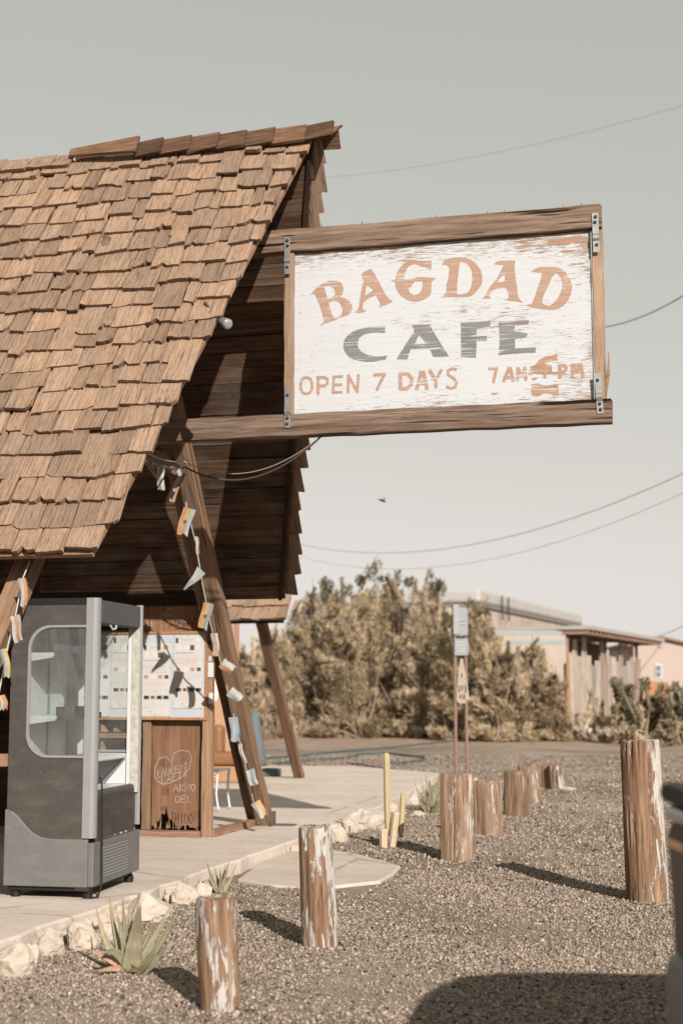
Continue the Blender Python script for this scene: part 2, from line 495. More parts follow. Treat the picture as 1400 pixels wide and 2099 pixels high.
xs = sorted(set([-3000, -900, -300, -120, -60, -30, -18, -12] + [round(-9 + .25 * i, 3) for i in range(93)] + [16, 20, 30, 60, 120, 300, 900, 3000]))
ys = sorted(set([-2000, -500, -100, -30, -8, -2] + [round(0 + .25 * i, 3) for i in range(121)] + [32, 35, 39, 44, 50, 58, 70, 90, 150, 300, 900, 4000]))
vv = [(x, y, gh(x, y)) for y in ys for x in xs]
nx = len(xs)
mb = MB(); mb.add(vv, [(j * nx + i, j * nx + i + 1, (j + 1) * nx + i + 1, (j + 1) * nx + i) for j in range(len(ys) - 1) for i in range(nx - 1)])
tag(mb.build('ground', MAT['ground'], smooth=True), 'dusty brown gravel yard running back to the bushes', None, None, 'structure')

# concrete slab, its edge a little uneven
SZ = .12
edge = [(-3.95, 2.0), (-3.93, 5.0), (-3.92, 7.6), (-3.87, 9.2), (-3.84, 10.9), (-3.80, 12.6), (-3.75, 14.9), (-3.86, 17.5), (-4.05, 20.5), (-4.12, 21.8), (-4.37, 24.45), (-6.4, 26.3), (-8.0, 25.8), (-14, 25.6), (-14, 2.0)]
pts = []
for i, a in enumerate(edge):
    b = edge[(i + 1) % len(edge)]
    k = 6 if i < 10 else 1
    for j in range(k):
        t = j / k; w = 0 if k == 1 else rnd.uniform(-.025, .025)
        pts.append((a[0] + (b[0] - a[0]) * t + w, a[1] + (b[1] - a[1]) * t))
mb = MB(); mb.prism(pts, ((0, 0, -.25), (1, 0, 0), (0, 1, 0), (0, 0, 1)), .25 + SZ)
tag(mb.build('slab', MAT['concrete'], bevel=.015), 'pale dusty concrete slab under the shingled roof', None, None, 'structure')
ap = [onZ(.03, *p) for p in ((585, 1728), (640, 1738), (730, 1750), (820, 1775), (806, 1790), (780, 1806), (720, 1812), (640, 1822), (560, 1815), (486, 1803))]
ap = [(p.x, p.y) for p in ap]
mb = MB(); mb.prism([(p[0] + rnd.uniform(-.015, .015), p[1]) for p in ap] , ((0, 0, -.2), (1, 0, 0), (0, 1, 0), (0, 0, 1)), .235)
tag(mb.build('path', MAT['apron'], bevel=.012), 'low concrete ramp beside the slab', None, None, 'structure')

BASES = []
def stones(P):
    n = len(P)
    z = np.array([gh(a, b) for a, b in P[:, :2]])
    base = np.array([[1, 0, 0], [-1, 0, 0], [0, 1, 0], [0, -1, 0], [0, 0, 1], [0, 0, -1]], float)
    q = base[None] * P[:, 2][:, None, None] * nrs.uniform(.55, 1.25, (n, 6, 1)) + nrs.uniform(-.3, .3, (n, 6, 3)) * P[:, 2][:, None, None]
    q[:, :, 2] *= .75
    a = nrs.uniform(0, 6.28, n); ca, sa = np.cos(a)[:, None], np.sin(a)[:, None]
    qx = q[:, :, 0] * ca - q[:, :, 1] * sa; qy = q[:, :, 0] * sa + q[:, :, 1] * ca
    q[:, :, 0] = qx + P[:, 0][:, None]; q[:, :, 1] = qy + P[:, 1][:, None]; q[:, :, 2] += (z + P[:, 2] * .25)[:, None]
    fb = np.array([[0, 2, 4], [2, 1, 4], [1, 3, 4], [3, 0, 4], [2, 0, 5], [1, 2, 5], [3, 1, 5], [0, 3, 5]])
    f = (fb[None] + (np.arange(n) * 6)[:, None, None]).reshape(-1, 3)
    tone = np.repeat(np.clip(nrs.normal(.48, .24, n), 0, 1), 6)
    return put('gravel', np_mesh('gravel', q.reshape(-1, 3), f, MAT['pebble'], tone))
# loose gravel: small angular stones, many near the camera
def pebbles():
    out = []
    def inside_slab(x, y):
        return x < -3.72 - max(0, (y - 15)) * .04 and y < 26.5
    bands = [(6.0, 9.0, 60000, .0055, .0155), (9.0, 12.5, 52000, .007, .0175), (12.5, 18, 36000, .010, .023), (18, 34, 22000, .016, .034)]
    for d0, d1, n, s0, s1 in bands:
        d = np.sqrt(nrs.uniform(d0 ** 2, d1 ** 2, n)); r = d * nrs.uniform(-.27, .29, n)
        x = r * RIGHT.x + d * FWD.x; y = r * RIGHT.y + d * FWD.y
        s = nrs.uniform(0, 1, n) ** 2.2 * (s1 - s0) + s0
        keep = ~((x < -3.78 - np.maximum(0, y - 15) * .05) & (y < 26.6))
        # off the ramp
        inr = (x < -2.5) & (y > 10.75) & (y < 13.6) & (y < 13.62 - (x + 3.97) * .87) & (y > 11.1 - (x + 3.65) * .42)
        keep &= ~inr
        # patchy: dense and thin areas
        pat = np.array([noise.noise(V((a * .9, b * .9, 1.0))) for a, b in zip(x, y)])
        keep &= nrs.uniform(-.9, .35, n) < pat
        out.append(np.stack([x[keep], y[keep], s[keep]], 1))
    return stones(np.concatenate(out))
tag(pebbles(), 'loose grey brown gravel scattered over the yard', 'gravel', None, 'stuff')

# ================================================================== A-FRAME PORCH BUILDING
YR, ZR, ZE, HW = 11.146, 6.19, 2.43, 2.286
XA, XE = -3.00, -3.919
TH = math.atan((ZR - ZE) / HW); cT, sT = math.cos(TH), math.sin(TH)
LEN = HW / cT
bld = thing('shingled_building', 'steep wooden shingled A-frame porch roof with braces over a menu wall', 'building', (-5.6, YR, 0))
NEAR = M(((0, 1, 0), (-cT, 0, -sT), (-sT, 0, cT))).to_4x4()     # columns: down-slope, along ridge, outward
NEAR.translation = (0, YR, ZR)
FAR = M(((0, -1, 0), (cT, 0, sT), (-sT, 0, cT))).to_4x4()
FAR.translation = (0, YR, ZR)
XL = -10.5
def rake(s): return XA + (XE - XA) * s / LEN

# sheathing of the near slope: one rough board deck
def slope_poly(inset): return [(0.02, rake(.02) - inset), (LEN - .03, rake(LEN) - inset), (LEN - .03, XL), (.02, XL)]
mb = MB(); mb.prism(slope_poly(.03), ((0, 0, -.04), (1, 0, 0), (0, 1, 0), (0, 0, 1)), .036)
near = mb.build('roof_slope', MAT['frame'], bld, mw=NEAR)
# far slope: frame member the boards are nailed to is the boards themselves; the part is its fascia
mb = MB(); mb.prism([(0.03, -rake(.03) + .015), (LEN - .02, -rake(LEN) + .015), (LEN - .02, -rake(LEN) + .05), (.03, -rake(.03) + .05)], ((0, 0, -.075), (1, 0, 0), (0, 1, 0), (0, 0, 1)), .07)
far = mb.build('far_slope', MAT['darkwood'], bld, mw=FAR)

# shingle shapes: wedge, thick ragged butt, x from -L (head) to 0 (butt)
def shingle_mesh(i):
    r = random.Random(100 + i)
    L = .46; H = r.uniform(.042, .066); cup = r.uniform(-.003, .010); nxs, nys = 4, 5
    skew = r.uniform(-.03, .03); cut = r.uniform(-.012, .012)
    top, bot = [], []
    rag = [r.uniform(-.005, .003) for _ in range(nys + 1)]
    if r.random() < .22:
        k = r.choice((0, 0, nys, nys, 2)); rag[k] -= r.uniform(.015, .05)
    for a in range(nxs + 1):
        t = a / nxs
        for b in range(nys + 1):
            y = b / nys - .5
            x = -L * (1 - t) + (rag[b] + cut * y * 2 if a == nxs else 0)
            yy = y + (skew * (t - 1) * .5) + r.uniform(-.006, .006)
            zt = H * t + cup * (4 * y * y - .3) * t * t + r.uniform(-.0012, .0012)
            top.append((x, yy, zt))
    for b in range(nys + 1): bot.append((-L, b / nys - .5, -.002))
    for b in range(nys + 1):
        y = b / nys - .5
        bot.append((rag[b] + cut * y * 2 - .004, y, H * .42 + cup * (4 * y * y - .3)))
    m = nys + 1; T = len(top)
    f = [(a * m + b, (a + 1) * m + b, (a + 1) * m + b + 1, a * m + b + 1) for a in range(nxs) for b in range(nys)]
    f += [(nxs * m + b, T + m + b, T + m + b + 1, nxs * m + b + 1) for b in range(nys)]
    f += [(T + b, T + b + 1, T + m + b + 1, T + m + b) for b in range(nys)]
    f += [tuple([T] + [T + m] + [a * m for a in range(nxs, -1, -1)]), tuple([T + nys] + [a * m + nys for a in range(nxs + 1)] + [T + m + nys])]
    q = MB(); q.add(top + bot, f)
    return q.mesh('shingle', MAT['shingle'])
SH = [shingle_mesh(i) for i in range(26)]
EXPO = .2165
rows = 20
def lay(y0, w, s, zoff, r):
    """matrix of one shingle in its slope's frame: butt centre at (s, y0)"""
    return M.Translation((s, y0, zoff)) @ M.Rotation(r.uniform(-.03, .03), 4, 'Z') @ M.Rotation(r.uniform(-.03, .03), 4, 'X') @ M.Diagonal((1 if s > .46 else s / .50, w, 1, 1))
cand = []
rs = random.Random(5)
for i in range(rows):
    s = (i + 1) * EXPO + .035
    y = rake(s - .1) + rs.uniform(-.02, .05)
    while y > XL:
        w = rs.choice((.10, .13, .15, .17, .19, .21, .24, .28))
        if rs.random() < .08: w = .08
        sj = s + rs.uniform(-.03, .028) + (rs.uniform(.03, .07) if rs.random() < .06 else 0)
        gap = rs.choice((.006, .008, .012, .02, .03))
        lift = rs.uniform(0, .006) + (rs.uniform(.01, .03) if rs.random() < .05 else 0)
        m = lay(y - w / 2, w - gap, sj, lift, rs)
        if rs.random() > .012: cand.append((y - w / 2, s, m, rs.randrange(26)))
        y -= w
def screen(p):
    q = RM.transposed() @ (p - CAM)
    return 700 - FPX * q.x / q.z
yk = onY(YR - .05, 150, 325).x
y = yk
while y > XL:
    w = rs.choice((.13, .17, .2, .24))
    cand.append((y - w / 2, .15, M.Translation((.15 + rs.uniform(-.02, .02), y - w / 2, .012)) @ M.Rotation(rs.uniform(-.02, .02), 4, 'Z') @ M.Diagonal((.48, w - .01, 1, 1)), rs.randrange(26)))
    y -= w
vis, rest = [], []
for c in cand:
    p = NEAR @ V((c[1] - .1, c[0], .02))
    (vis if screen(p) > -25 else rest).append(c)
vis.sort(key=lambda c: -c[0])
lim = 272
rest += vis[lim:]; vis = vis[:lim]
for c in vis:
    put('shingle', SH[c[3]], near, c[2], local=True)
def joined(items, meshes):
    q = MB()
    for c in items:
        me = meshes[c[3]]
        q.add([c[2] @ v.co for v in me.vertices], [tuple(p.vertices) for p in me.polygons])
    return q
o = joined(rest, SH).build('shingle', MAT['shingle'], near, mw=M.Identity(4), local=True); o['kind'] = 'stuff'
# far slope shingles: those along the rake show in profile, the rest lie out of sight
rest = []
for i in range(rows):
    s = (i + 1) * EXPO + .035
    y = -rake(s - .1) - .10 + rs.uniform(-.02, .025)
    k = 0
    while y < -XL:
        w = rs.uniform(.16, .32)
        m = lay(y + w / 2, w - .006, s + rs.uniform(-.02, .03), rs.uniform(.0, .03), rs)
        if k == 0: put('shingle', SH[rs.randrange(26)], far, m, local=True)
        else: rest.append((0, 0, m, rs.randrange(26)))
        y += w; k += 1
o = joined(rest, SH).build('shingle', MAT['shingle'], far, mw=M.Identity(4), local=True); o['kind'] = 'stuff'
# soffit boards under the far slope
nb = 29
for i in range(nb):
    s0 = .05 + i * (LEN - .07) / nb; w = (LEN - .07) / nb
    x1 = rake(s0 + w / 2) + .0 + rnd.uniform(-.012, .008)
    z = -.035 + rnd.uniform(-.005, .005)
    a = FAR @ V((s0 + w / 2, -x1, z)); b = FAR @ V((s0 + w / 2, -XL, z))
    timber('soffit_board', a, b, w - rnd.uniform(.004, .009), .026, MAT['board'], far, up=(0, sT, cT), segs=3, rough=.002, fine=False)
# ridge caps
caps = [(145, 292), (283, 338), (333, 396), (392, 453), (450, 508), (505, 566), (562, 630), (625, 686)]
for i, (xa, xb) in enumerate(caps):
    p0 = onY(YR - .05, xa, 325 - (xa - 145) * .144); p1 = onY(YR - .05, xb, 325 - (xb - 145) * .144)
    tilt = rnd.uniform(.05, .12) if i else .10
    for side, MM in ((1, NEAR), (-1, FAR)):
        y0, y1 = p0.x * side, p1.x * side
        Lc = abs(y1 - y0)
        w = rnd.uniform(.135, .165)
        mb = MB(); vv = []
        for t in (0, .5, 1):
            wk = w * (.28 + .72 * t) if i == 0 else w
            for a, bz in ((-.035, 0), (wk + rnd.uniform(-.008, .008), 0), (wk, .024), (-.035, .028)):
                vv.append((a, (y0 + (y1 - y0) * t), .058 + t * tilt * Lc + bz + rnd.uniform(-.002, .002)))
        mb.add(vv, [(k * 4 + j, k * 4 + (j + 1) % 4, (k + 1) * 4 + (j + 1) % 4, (k + 1) * 4 + j) for k in range(2) for j in range(4)] + [(3, 2, 1, 0), (8, 9, 10, 11)])
        mb.build('ridge_cap', MAT['cap'], bld, mw=MM)
# the last cap of the far side sticks out past the others
mb = MB()
p0 = onY(YR + .03, 650, 268); p1 = onY(YR + .03, 700, 243)
mb.prism([(0, 0), (p1.x - p0.x, .05), (p1.x - p0.x - .09, -.055), (.02, -.10)], ((p0.x, p0.y, p0.z), (1, 0, 0), (0, .5, .86), (0, .86, -.5)), .022)
mb.build('ridge_cap', MAT['cap'], bld)
# braces, ties and walls below
XF = -4.46
timber('rafter', (XF - .02, 14.66, SZ), (XF - .02, 11.55, 4.33), .16, .13, MAT['rafter'], bld, up=(0, .8, .6), segs=14, rough=.006)
timber('rafter', (-4.72, 14.98, SZ), (-4.66, 11.62, 4.4), .09, .08, MAT['rafter'], bld, up=(0, .8, .6), segs=10, rough=.006)
timber('rafter', (XF - .17, 7.55, SZ), (XF - .17, 10.74, 4.33), .16, .13, MAT['rafter'], bld, up=(0, -.8, .6), segs=14, rough=.006)
timber('collar_tie', (XF - .13, 9.75, 3.56), (XF - .13, 12.25, 3.56), .06, .15, MAT['rafter'], bld, segs=6)
timber('collar_tie', (XF - .13, 10.45, 5.15), (XF - .13, 11.85, 5.15), .06, .15, MAT['rafter'], bld, segs=5)
for p in ((-7.0, 'a'), (-9.2, 'b')):
    timber('rafter', (p[0], 14.5, SZ), (p[0], 11.3, 5.3), .1, .1, MAT['darkwood'], bld, up=(0, .8, .6), segs=5)
    timber('rafter', (p[0], 7.8, SZ), (p[0], 11.0, 5.3), .1, .1, MAT['darkwood'], bld, up=(0, -.8, .6), segs=5)
# metal shoe under the brace
mb = MB(); mb.box((XF + .075, 14.62, SZ + .075), (.012, .16, .15)); mb.box((XF + .12, 14.70, SZ + .006), (.34, .16, .012))
mb.build('post_shoe', smat('dull_steel_shoe', (.16, .13, .11), .6, .5, .3, 30), bld)
WY = 13.35
def prect(x0, y0, x1, y1, Y, th, name, mat, parent, bevel=.0, jit=True):
    a = onY(Y, x0, (y0 + y1) / 2); b = onY(Y, x1, (y0 + y1) / 2); c = onY(Y, (x0 + x1) / 2, y0); d = onY(Y, (x0 + x1) / 2, y1)
    mb = MB(); mb.box2((a.x, Y, d.z), (b.x, Y + th, c.z))
    return mb.build(name, mat, parent, bevel=bevel)
def Px(x, y, Y): return onY(Y, x, y)
xe = Px(437, 1480, WY).x                           # right end of the menu wall
ze = Px(360, 1240, WY).z
# header beam and back panels
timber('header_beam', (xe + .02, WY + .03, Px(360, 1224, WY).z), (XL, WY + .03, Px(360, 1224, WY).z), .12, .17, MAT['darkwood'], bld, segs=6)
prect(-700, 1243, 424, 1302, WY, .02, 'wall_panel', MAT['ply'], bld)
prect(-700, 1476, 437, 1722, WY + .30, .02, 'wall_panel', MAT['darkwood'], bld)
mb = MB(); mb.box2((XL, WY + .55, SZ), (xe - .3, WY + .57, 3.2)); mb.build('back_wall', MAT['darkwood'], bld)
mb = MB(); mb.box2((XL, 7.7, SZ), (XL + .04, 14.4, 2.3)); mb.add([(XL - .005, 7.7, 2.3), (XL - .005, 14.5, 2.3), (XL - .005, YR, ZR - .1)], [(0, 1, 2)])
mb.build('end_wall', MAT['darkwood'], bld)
# end post with stickers, plate on the slab, panel door
pz0 = SZ
timber('corner_post', (xe - .055, WY + .02, SZ), (xe - .055, WY + .02, ze + .05), .10, .09, MAT['frame'], bld, up=(0, -1, 0), segs=12, rough=.004)
timber('floor_plate', (xe - .02, WY + .02, SZ + .035), (xe + .02, 14.55, SZ + .035), .09, .07, MAT['redwood'], bld, segs=8, rough=.005)
timber('floor_plate', (XL, WY, SZ + .03), (xe - .11, WY, SZ + .03), .10, .06, MAT['redwood'], bld, segs=10, rough=.004)
a = Px(303, 1475, WY + .02).x
timber('wall_stud', (a, WY + .03, SZ + .06), (a, WY + .03, Px(303, 1478, WY).z), .085, .06, MAT['frame'], bld, up=(0, -1, 0), segs=8)
# plywood panel with a rotted, splintered foot
x0, x1 = Px(313, 1600, WY + .06).x, Px(411, 1600, WY + .06).x
zt, zb = Px(360, 1478, WY + .06).z, SZ + .06
poly = [(x0, zt), (x0, zb + .03)]
r2 = random.Random(3); k = 30
for i in range(1, k):
    t = i / k; x = x0 + (x1 - x0) * t
    h = .02 + r2.uniform(0, .03)
    if .06 < t < .5: h = .05 + .12 * math.sin((t - .06) / .44 * math.pi) * r2.uniform(.35, 1.0)
    if .27 < t < .33: h = .20 + r2.uniform(-.03, .03)
    poly.append((x, zb + h))
poly += [(x1, zb + .02), (x1, zt)]
mb = MB(); mb.prism(poly, ((0, WY + .06, 0), (1, 0, 0), (0, 0, 1), (0, 1, 0)), .014)
panel = mb.build('plywood_panel', MAT['ply'], bld)
mb = MB()
for i in range(26):
    x = r2.uniform(x0 + .02, x1 - .02); z0 = zb + r2.uniform(.0, .02)
    mb.add([(x - .006, WY + .052, z0), (x + .006, WY + .05, z0), (x + r2.uniform(-.01, .01), WY + .058, z0 + r2.uniform(.04, .13))], [(0, 1, 2)])
o = mb.build('wood_splinters', MAT['frame'], panel); o['kind'] = 'stuff'
# two open rails seen through the cooler
for (ya, yb) in ((1500, 1514), (1547, 1558)):
    zc = Px(240, (ya + yb) / 2, WY + .1).z
    timber('counter_rail', (Px(100, 1505, WY + .1).x, WY + .12, zc), (Px(294, 1505, WY + .1).x, WY + .12, zc), .16, .045, MAT['frame'], bld, segs=5)
for (px, ya, yb) in ((214, 1484, 1500), (213, 1520, 1547), (240, 1492, 1500)):
    a = Px(px, ya, WY + .06); b = Px(px, yb, WY + .06)
    mb = MB(); mb.prism([(-.03, b.z), (.045, b.z), (-.01, a.z), (-.03, a.z)], ((a.x, WY + .05, 0), (1, 0, 0), (0, 0, 1), (0, 1, 0)), .03)
    mb.build('shelf_bracket', MAT['frame'], bld)
# a thin post behind the cooler, the left edge posts
timber('stud_post', (Px(75, 1200, WY - .3).x, WY - .3, SZ), (Px(75, 1200, WY - .3).x, WY - .3, 3.0), .06, .06, MAT['darkwood'], bld, up=(0, -1, 0))
pl = onZ(SZ, 3, 1840)
timber('edge_post', (-4.86, 9.02, SZ), (-4.86, 9.02, 2.3), .07, .09, MAT['frame'], bld, up=(0, -1, 0), segs=8)
timber('edge_rail', (-6.2, 8.95, onY(8.95, 5, 1558).z), (onY(8.95, 14, 1558).x, 8.95, onY(8.95, 5, 1558).z), .05, .085, MAT['frame'], bld, segs=5)

# ------------------------------------------------------------------ menu board, posters
menu = thing('menu_board', 'white menu board with printed sheets in a thin orange brown frame', 'menu board', Px(300, 1470, WY - .02))
MF = smat('orange_brown_frame', (.34, .165, .075), .7, 0, .25, 14)
MY = WY - .03
MWX0, MWX1 = Px(160, 1385, MY).x - .45, Px(421, 1385, MY).x
MZ0, MZ1 = Px(300, 1470, MY).z, Px(300, 1300, MY).z
mb = MB(); mb.box2((MWX0, MY, MZ0), (MWX1, MY + .012, MZ1)); mb.build('backing', smat('menu_backing', (.42, .445, .47), .45, 0, .04, 3), menu)
fw = .026
for a, b in (((MWX0 - fw, MZ1), (MWX1 + fw, MZ1 + fw)), ((MWX0 - fw, MZ0 - fw), (MWX1 + fw, MZ0)), ((MWX1 + .001, MZ0 + .001), (MWX1 + fw, MZ1 - .001)), ((MWX0 - fw, MZ0 + .001), (MWX0 - .001, MZ1 - .001))):
    mb = MB(); mb.box2((a[0], MY - .012, a[1]), (b[0], MY + .02, b[1])); mb.build('frame_rail', MF, menu)
PRT = [smat('ink_dark', (.10, .08, .07), .7), smat('ink_grey', (.46, .43, .41), .7), smat('ink_red', (.50, .30, .24), .7), smat('photo_tan', (.40, .23, .12), .7), smat('photo_dark', (.09, .07, .06), .7), smat('photo_pale', (.55, .53, .50), .7)]
def poster(px0, px1, py0, py1, sd):
    r = random.Random(sd)
    xa, xb = Px(px0, 1385, MY).x, Px(px1, 1385, MY).x
    za, zb = Px((px0 + px1) / 2, py1, MY).z, Px((px0 + px1) / 2, py0, MY).z
    mb = MB(); mb.box2((xa, MY - .006, za), (xb, MY - .001, zb)); sheet = mb.build('menu_sheet', MAT['paper'], menu)
    W, H = xb - xa, zb - za
    q = MB()
    def rc(u0, v0, u1, v1, m):
        q.cur = m
        y = MY - .0072
        q.add([(xa + u0 * W, y, zb - v0 * H), (xa + u1 * W, y, zb - v0 * H), (xa + u1 * W, y, zb - v1 * H), (xa + u0 * W, y, zb - v1 * H)], [(0, 1, 2, 3)])
    def line(v, u0=.08, u1=.92, m=1, h=.006):
        u = u0
        while u < u1 - .03:
            l = r.uniform(.03, .10); rc(u, v, min(u + l, u1), v + h, m); u += l + .018
    rc(.05, .03, .15, .10, 4); rc(.74, .03, .92, .09, 3 if sd % 2 else 5)
    line(.05, .25, .68, 2, .010); line(.075, .3, .62, 1)
    for k, u in enumerate((.10, .36, .56, .74)): rc(u, .13, u + .15, .20, (5, 5, 4, 5)[k])
    line(.235, .06, .7, 0, .008)
    v = .27
    while v < .42: line(v, .06, r.uniform(.7, .95), r.choice((1, 1, 2))); v += .022
    for k, u in enumerate((.08, .34, .58, .80)): rc(u, .44, u + .14, .49, (3, 5, 3, 4)[k])
    v = .52
    while v < .70: line(v, .06, r.uniform(.6, .95), r.choice((1, 1, 2, 1))); v += .022
    for k, u in enumerate((.08, .31, .54, .77)):
        rc(u, .72, u + .19, .77, (4, 3, 4, 4)[k]); rc(u + .04, .73, u + .11, .755, 5)
    v = .79
    while v < .90: line(v, .06, r.uniform(.5, .9), 1, .005); v += .021
    rc(.26, .93, .38, .945, 2); line(.975, .3, .7, 2, .006)
    for u in (.02, .5, .98):
        for vv_ in (.0, .34, .66, 1.0): rc(u - .012, vv_ - .006, u + .012, vv_ + .006, 0)
    o = q.build('print', PRT, sheet); o['kind'] = 'stuff'
poster(292, 350, 1318, 1468, 1)
poster(357, 416, 1303, 1452, 2)
poster(162, 226, 1318, 1468, 3)
poster(230, 286, 1303, 1452, 4)
poster(95, 155, 1305, 1455, 5)

# hand lettering: strokes laid on a surface as thin flat ribbons
GL = {'A': [[(0, 0), (.5, 1), (1, 0)], [(.22, .4), (.8, .4)]], 'C': [[(1, .85), (.6, 1), (.1, .7), (.1, .3), (.6, 0), (1, .15)]], 'D': [[(.1, 0), (.1, 1), (.7, .85), (.95, .5), (.7, .1), (.1, 0)]],
      'E': [[(.9, 1), (.1, 1), (.1, 0), (.9, 0)], [(.1, .52), (.75, .52)]], 'H': [[(.1, 0), (.1, 1)], [(.9, 0), (.9, 1)], [(.1, .5), (.9, .5)]], 'I': [[(.5, 0), (.5, 1)]],
      'L': [[(.2, 1), (.1, 0), (.9, .08)]], 'N': [[(.1, 0), (.1, 1), (.9, 0), (.9, 1)]], 'O': [[(.5, 1), (.1, .7), (.1, .3), (.5, 0), (.9, .3), (.9, .7), (.5, 1)]],
      'R': [[(.1, 0), (.1, 1), (.7, .95), (.8, .7), (.15, .5), (.9, 0)]], 'S': [[(.9, .9), (.4, 1), (.1, .75), (.8, .35), (.6, 0), (.1, .1)]], 'T': [[(0, 1), (1, 1)], [(.5, 1), (.5, 0)]],
      'U': [[(.1, 1), (.15, .2), (.5, 0), (.85, .2), (.9, 1)]], 'G': [[(.9, .8), (.5, 1), (.1, .6), (.2, .1), (.6, 0), (.9, .2), (.9, .45), (.55, .45)]], 'Q': [[(.5, 1), (.1, .6), (.4, 0), (.9, .4), (.5, 1)], [(.6, .3), (1, -.1)]],
      'Y': [[(.0, 1), (.5, .5), (1, 1)], [(.5, .5), (.4, -.2)]], 'B': [[(.1, 0), (.1, 1), (.7, .85), (.2, .55), (.85, .3), (.1, 0)]], 'P': [[(.1, 0), (.1, 1), (.8, .85), (.7, .5), (.1, .45)]]}
def ribbon(mb, pts, w, y, k):
    """pts are (x,z) world points on a plane facing -Y"""
    yy = y - k * .00012
    n = len(pts)
    L, R_ = [], []
    for i, p in enumerate(pts):
        a = V(pts[max(i - 1, 0)]); b = V(pts[min(i + 1, n - 1)])
        t = (b - a)
        t = t.normalized() if t.length > 1e-9 else V((1, 0))
        nn = V((-t.y, t.x)) * w * .5
        L.append((p[0] + nn.x, yy, p[1] + nn.y)); R_.append((p[0] - nn.x, yy, p[1] - nn.y))
    mb.add(L + R_, [(i, i + 1, n + i + 1, n + i) for i in range(n - 1)])
def write(mb, text, px, py, w, h, Y, sw, k0=0, slope=0.0, r=random.Random(1)):
    """text written with its foot at photo point (px,py), letters w x h photo pixels, onto plane Y"""
    k = k0
    for i, ch in enumerate(text):
        for st in GL.get(ch, []):
            q = []
            for (u, v) in st:
                x = px + i * w * 1.18 + u * w + r.uniform(-.4, .4); y = py - v * h - slope * i * w + r.uniform(-.5, .5)
                p = Px(x, y, Y); q.append((p.x, p.z))
            ribbon(mb, q, sw, Y, k); k += 1
    return k
CH = smat('white_chalk', (.44, .41, .38), .9, 0, .3, 60)
PEN = smat('black_marker', (.022, .017, .015), .8)
gy = WY + .0585
mb = MB(); k = 0
k = write(mb, 'LAURENT', 323, 1594, 7.6, 15, gy, .0042, k, .32)
k = write(mb, 'LAETI', 331, 1606, 9.5, 13, gy, .0045, k, .35)
k = write(mb, 'ARNO', 356, 1622, 10, 15, gy, .005, k, .02)
k = write(mb, 'DEL', 360, 1645, 10, 14, gy, .005, k, .02)
for st in ([(318, 1590), (319, 1572), (327, 1556), (340, 1550), (350, 1560), (353, 1570), (356, 1545), (370, 1538), (388, 1540), (393, 1552), (389, 1575), (374, 1592), (352, 1604), (334, 1608), (322, 1600), (318, 1590)],):
    ribbon(mb, [(Px(a, b, gy).x, Px(a, b, gy).z) for a, b in st], .0045, gy, k); k += 1
o = mb.build('chalk_writing', CH, panel); o['kind'] = 'stuff'
mb = MB(); k = 0
k = write(mb, 'THIDO', 350, 1687, 8, 21, gy - .0006, .006, k, -.05)
k = write(mb, 'SQ', 396, 1676, 7, 14, gy - .0006, .004, k)
for cxp, cyp, n_ in ((333, 1566, 5), (341, 1622, 6), (338, 1662, 3)):
    for j in range(n_):
        st = [(cxp - 8 + i * 2 + rnd.uniform(-.5, .5), cyp - 8 + j * 3 + rnd.uniform(-1, 1)) for i in range(8)]
        ribbon(mb, [(Px(a, b, gy).x, Px(a, b, gy).z) for a, b in st], .0025, gy - .0006, k); k += 1
mb.build('pen_writing', PEN, panel)
gp = WY - .0015
mb = MB(); k = 0
for st in ([(341, 1275), (352, 1266), (350, 1281), (345, 1286)], [(354, 1283), (360, 1270), (363, 1284), (356, 1280)], [(366, 1284), (368, 1266), (375, 1268), (368, 1276), (378, 1282)], [(381, 1268), (374, 1274), (384, 1279), (376, 1285)], [(384, 1286), (390, 1264), (397, 1284)], [(386, 1278), (397, 1276)],
           [(360, 1290), (375, 1287), (393, 1290)], [(334, 1272), (337, 1268)], [(337, 1273), (340, 1269)], [(399, 1266), (401, 1270)], [(402, 1265), (404, 1269)]):
    ribbon(mb, [(Px(a, b, gp).x, Px(a, b, gp).z) for a, b in st], .008, gp, k); k += 1
wallp = [o for o in bpy.data.objects if o.name.startswith('wall_panel')][0]
mb.build('spray_tag', PEN, wallp)
mb = MB(); k = 0
for st in ([(332, 1262), (342, 1258), (338, 1266)], [(346, 1262), (352, 1256), (350, 1266)], [(345, 1250), (352, 1247)], [(290, 1272), (296, 1280)], [(302, 1270), (304, 1290)], [(312, 1272), (312, 1288)]):
    ribbon(mb, [(Px(a, b, gp).x, Px(a, b, gp).z) for a, b in st], .005, gp, k); k += 1
mb.build('chalk_writing', CH, wallp)
# stickers on the corner post
for i, (a, b, c, d, m) in enumerate(((428, 1313, 434, 1322, 4), (428, 1345, 434, 1356, 1), (427, 1358, 438, 1388, 5), (429, 1420, 437, 1442, 5))):
    A = Px(a, b, WY - .03); B = Px(c, d, WY - .03)
    mb = MB(); mb.box2((A.x, WY - .034, B.z), (B.x, WY - .029, A.z)); mb.build('sticker', PRT[m], bld)

